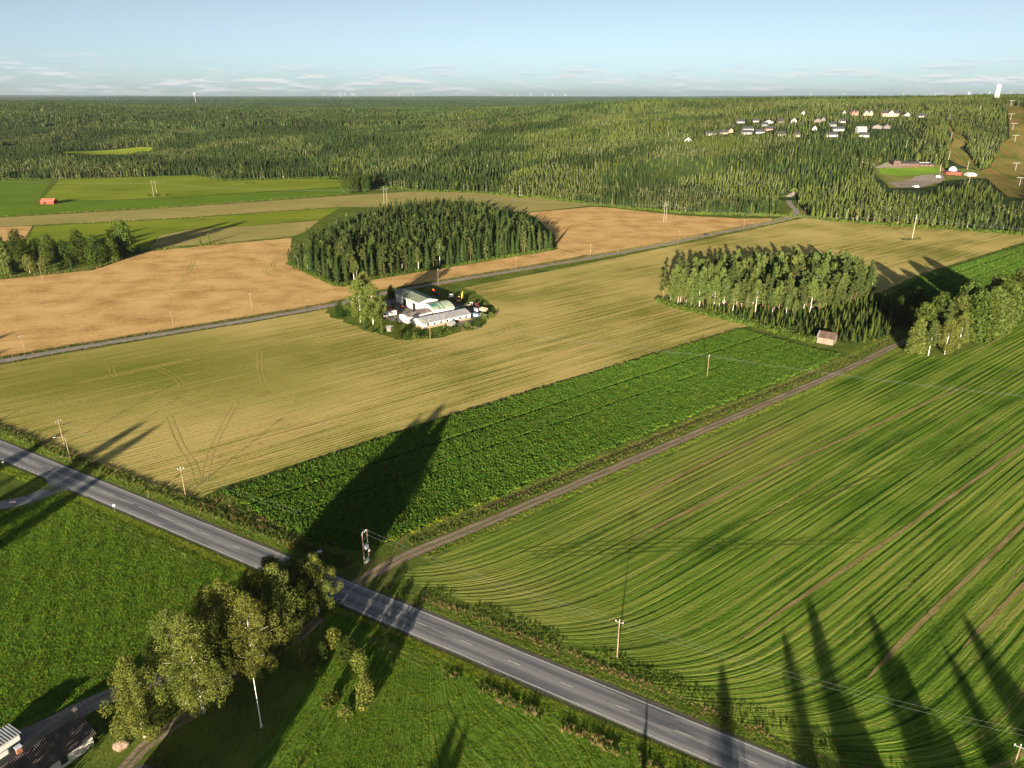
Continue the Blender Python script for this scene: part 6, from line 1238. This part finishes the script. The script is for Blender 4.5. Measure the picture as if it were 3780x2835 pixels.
Ytw = 1600.; d_ = ray(2153, 207); Xt = d_[0] / d_[1] * Ytw; Zt = float(tz(Xt, Ytw))
t = thing('white_tower', 'white round tower with ball top above the ski slope', 'tower', (Xt, Ytw, Zt), 0); TH_ = 131.5 - Zt
MB().lathe([(5.2, -2), (5.0, 0), (4.6, TH_ * .5), (4.4, TH_ - 11), (4.7, TH_ - 10.5), (4.7, TH_ - 9)], 24).build('shaft', WHITE, t, smooth=True); MB().lathe([(5.1 * math.cos(a), 5.1 * math.sin(a)) for a in [-1.2, -.9, -.6, -.3, 0, .3, .6, .9, 1.2, 1.45, 1.57]], 24, (0, 0, TH_ - 5.1)).build('ball', WHITE, t, smooth=True)
Yr = 5000.; d_ = ray(420, 203); Xr = d_[0] / d_[1] * Yr; Zr = float(tz(Xr, Yr)); zb = CAMH + d_[2] / d_[1] * Yr
t = thing('radome_tower', 'tiny white ball on a mast far off above the left forest', 'tower', (Xr, Yr, Zr), 0); MB().tube([(0, 0, 0), (0, 0, zb - Zr)], 1.6, 8).build('mast', paint((.2, .2, .2)), t); bq = MB().lathe([(7.5 * math.cos(a), 7.5 * math.sin(a)) for a in [-1.57, -1.2, -.8, -.4, 0, .4, .8, 1.2, 1.57]], 16, (0, 0, zb - Zr)).build('ball', WHITE, t, smooth=True)
# wind turbines on the horizon
TW = paint((.45, .47, .5), .5, .02)
mt = MB().tube([(0, 0, -5), (0, 0, 120)], [3.4, 2.2], 8).mesh('turbine_tower', TW); mn = MB().box(-2.5, 2.5, -6, 7, 118, 123).mesh('turbine_nacelle', TW)
def blade_mesh(): return MB().prism([(-1.2, 2), (-2.2, 14), (-1.2, 40), (-.2, 62), (.4, 62), (1.0, 40), (1.4, 14), (1.2, 2)], -8.0, -7.0).mesh('turbine_blade', TW)
mb_ = blade_mesh()
tpx = [(760, 199), (835, 200), (862, 200), (745, 199), (893, 201), (735, 200), (700, 201), (765, 200.5), (1072, 199), (1104, 200), (1118, 200), (1147, 200), (1177, 200), (1193, 200), (1222, 200), (1751, 198), (1822, 199), (1890, 198), (1952, 197), (2003, 195), (2020, 195), (2028, 196), (2036, 196), (2092, 192), (2094, 194), (2137, 192), (2182, 191)]
for j, (x, y) in enumerate(tpx):
    Yt = random.uniform(17000, 22000) if x < 2050 else random.uniform(10500, 12500); d_ = ray(x, 203); X = d_[0] / d_[1] * Yt; Z = float(tz(X, Yt))
    o = thing('wind_turbine', 'tiny white wind turbine on the horizon', 'wind turbine', (X, Yt, Z), random.uniform(-.5, .5), 'wind turbines on the horizon'); o['label'] = 'white wind turbine on the horizon, %s counted from the left' % (str(j + 1) + ('th' if 10 <= (j + 1) % 100 <= 20 else {1: 'st', 2: 'nd', 3: 'rd'}.get((j + 1) % 10, 'th')))
    o.scale = (.7, .7, .8); add('tower', mt, o); add('nacelle', mn, o); a0 = random.uniform(0, 2)
    for k in range(3): bl = add('blade', mb_, o, (0, 0, 120.5)); bl.rotation_euler = (0, a0 + k * 2.0944, 0)

# ------------------------------------------------------------------ air
HAZE = 2.5e-5
def haze():
    t = bpy.data.materials.new('air'); t.use_nodes = True; nt = t.node_tree; nt.nodes.clear(); out = nt.nodes.new('ShaderNodeOutputMaterial'); v = nt.nodes.new('ShaderNodeVolumePrincipled')
    v.inputs['Color'].default_value = (.74, .88, 1.0, 1); v.inputs['Density'].default_value = HAZE; v.inputs['Anisotropy'].default_value = 0.45
    nt.links.new(v.outputs[0], out.inputs['Volume'])
    o = MB().box(-43000, 43000, -6500, 43000, -3, 262).build('haze', t); o['kind'] = 'stuff'; tag(o, 'thin bluish evening haze over the far forest', 'haze')
haze()
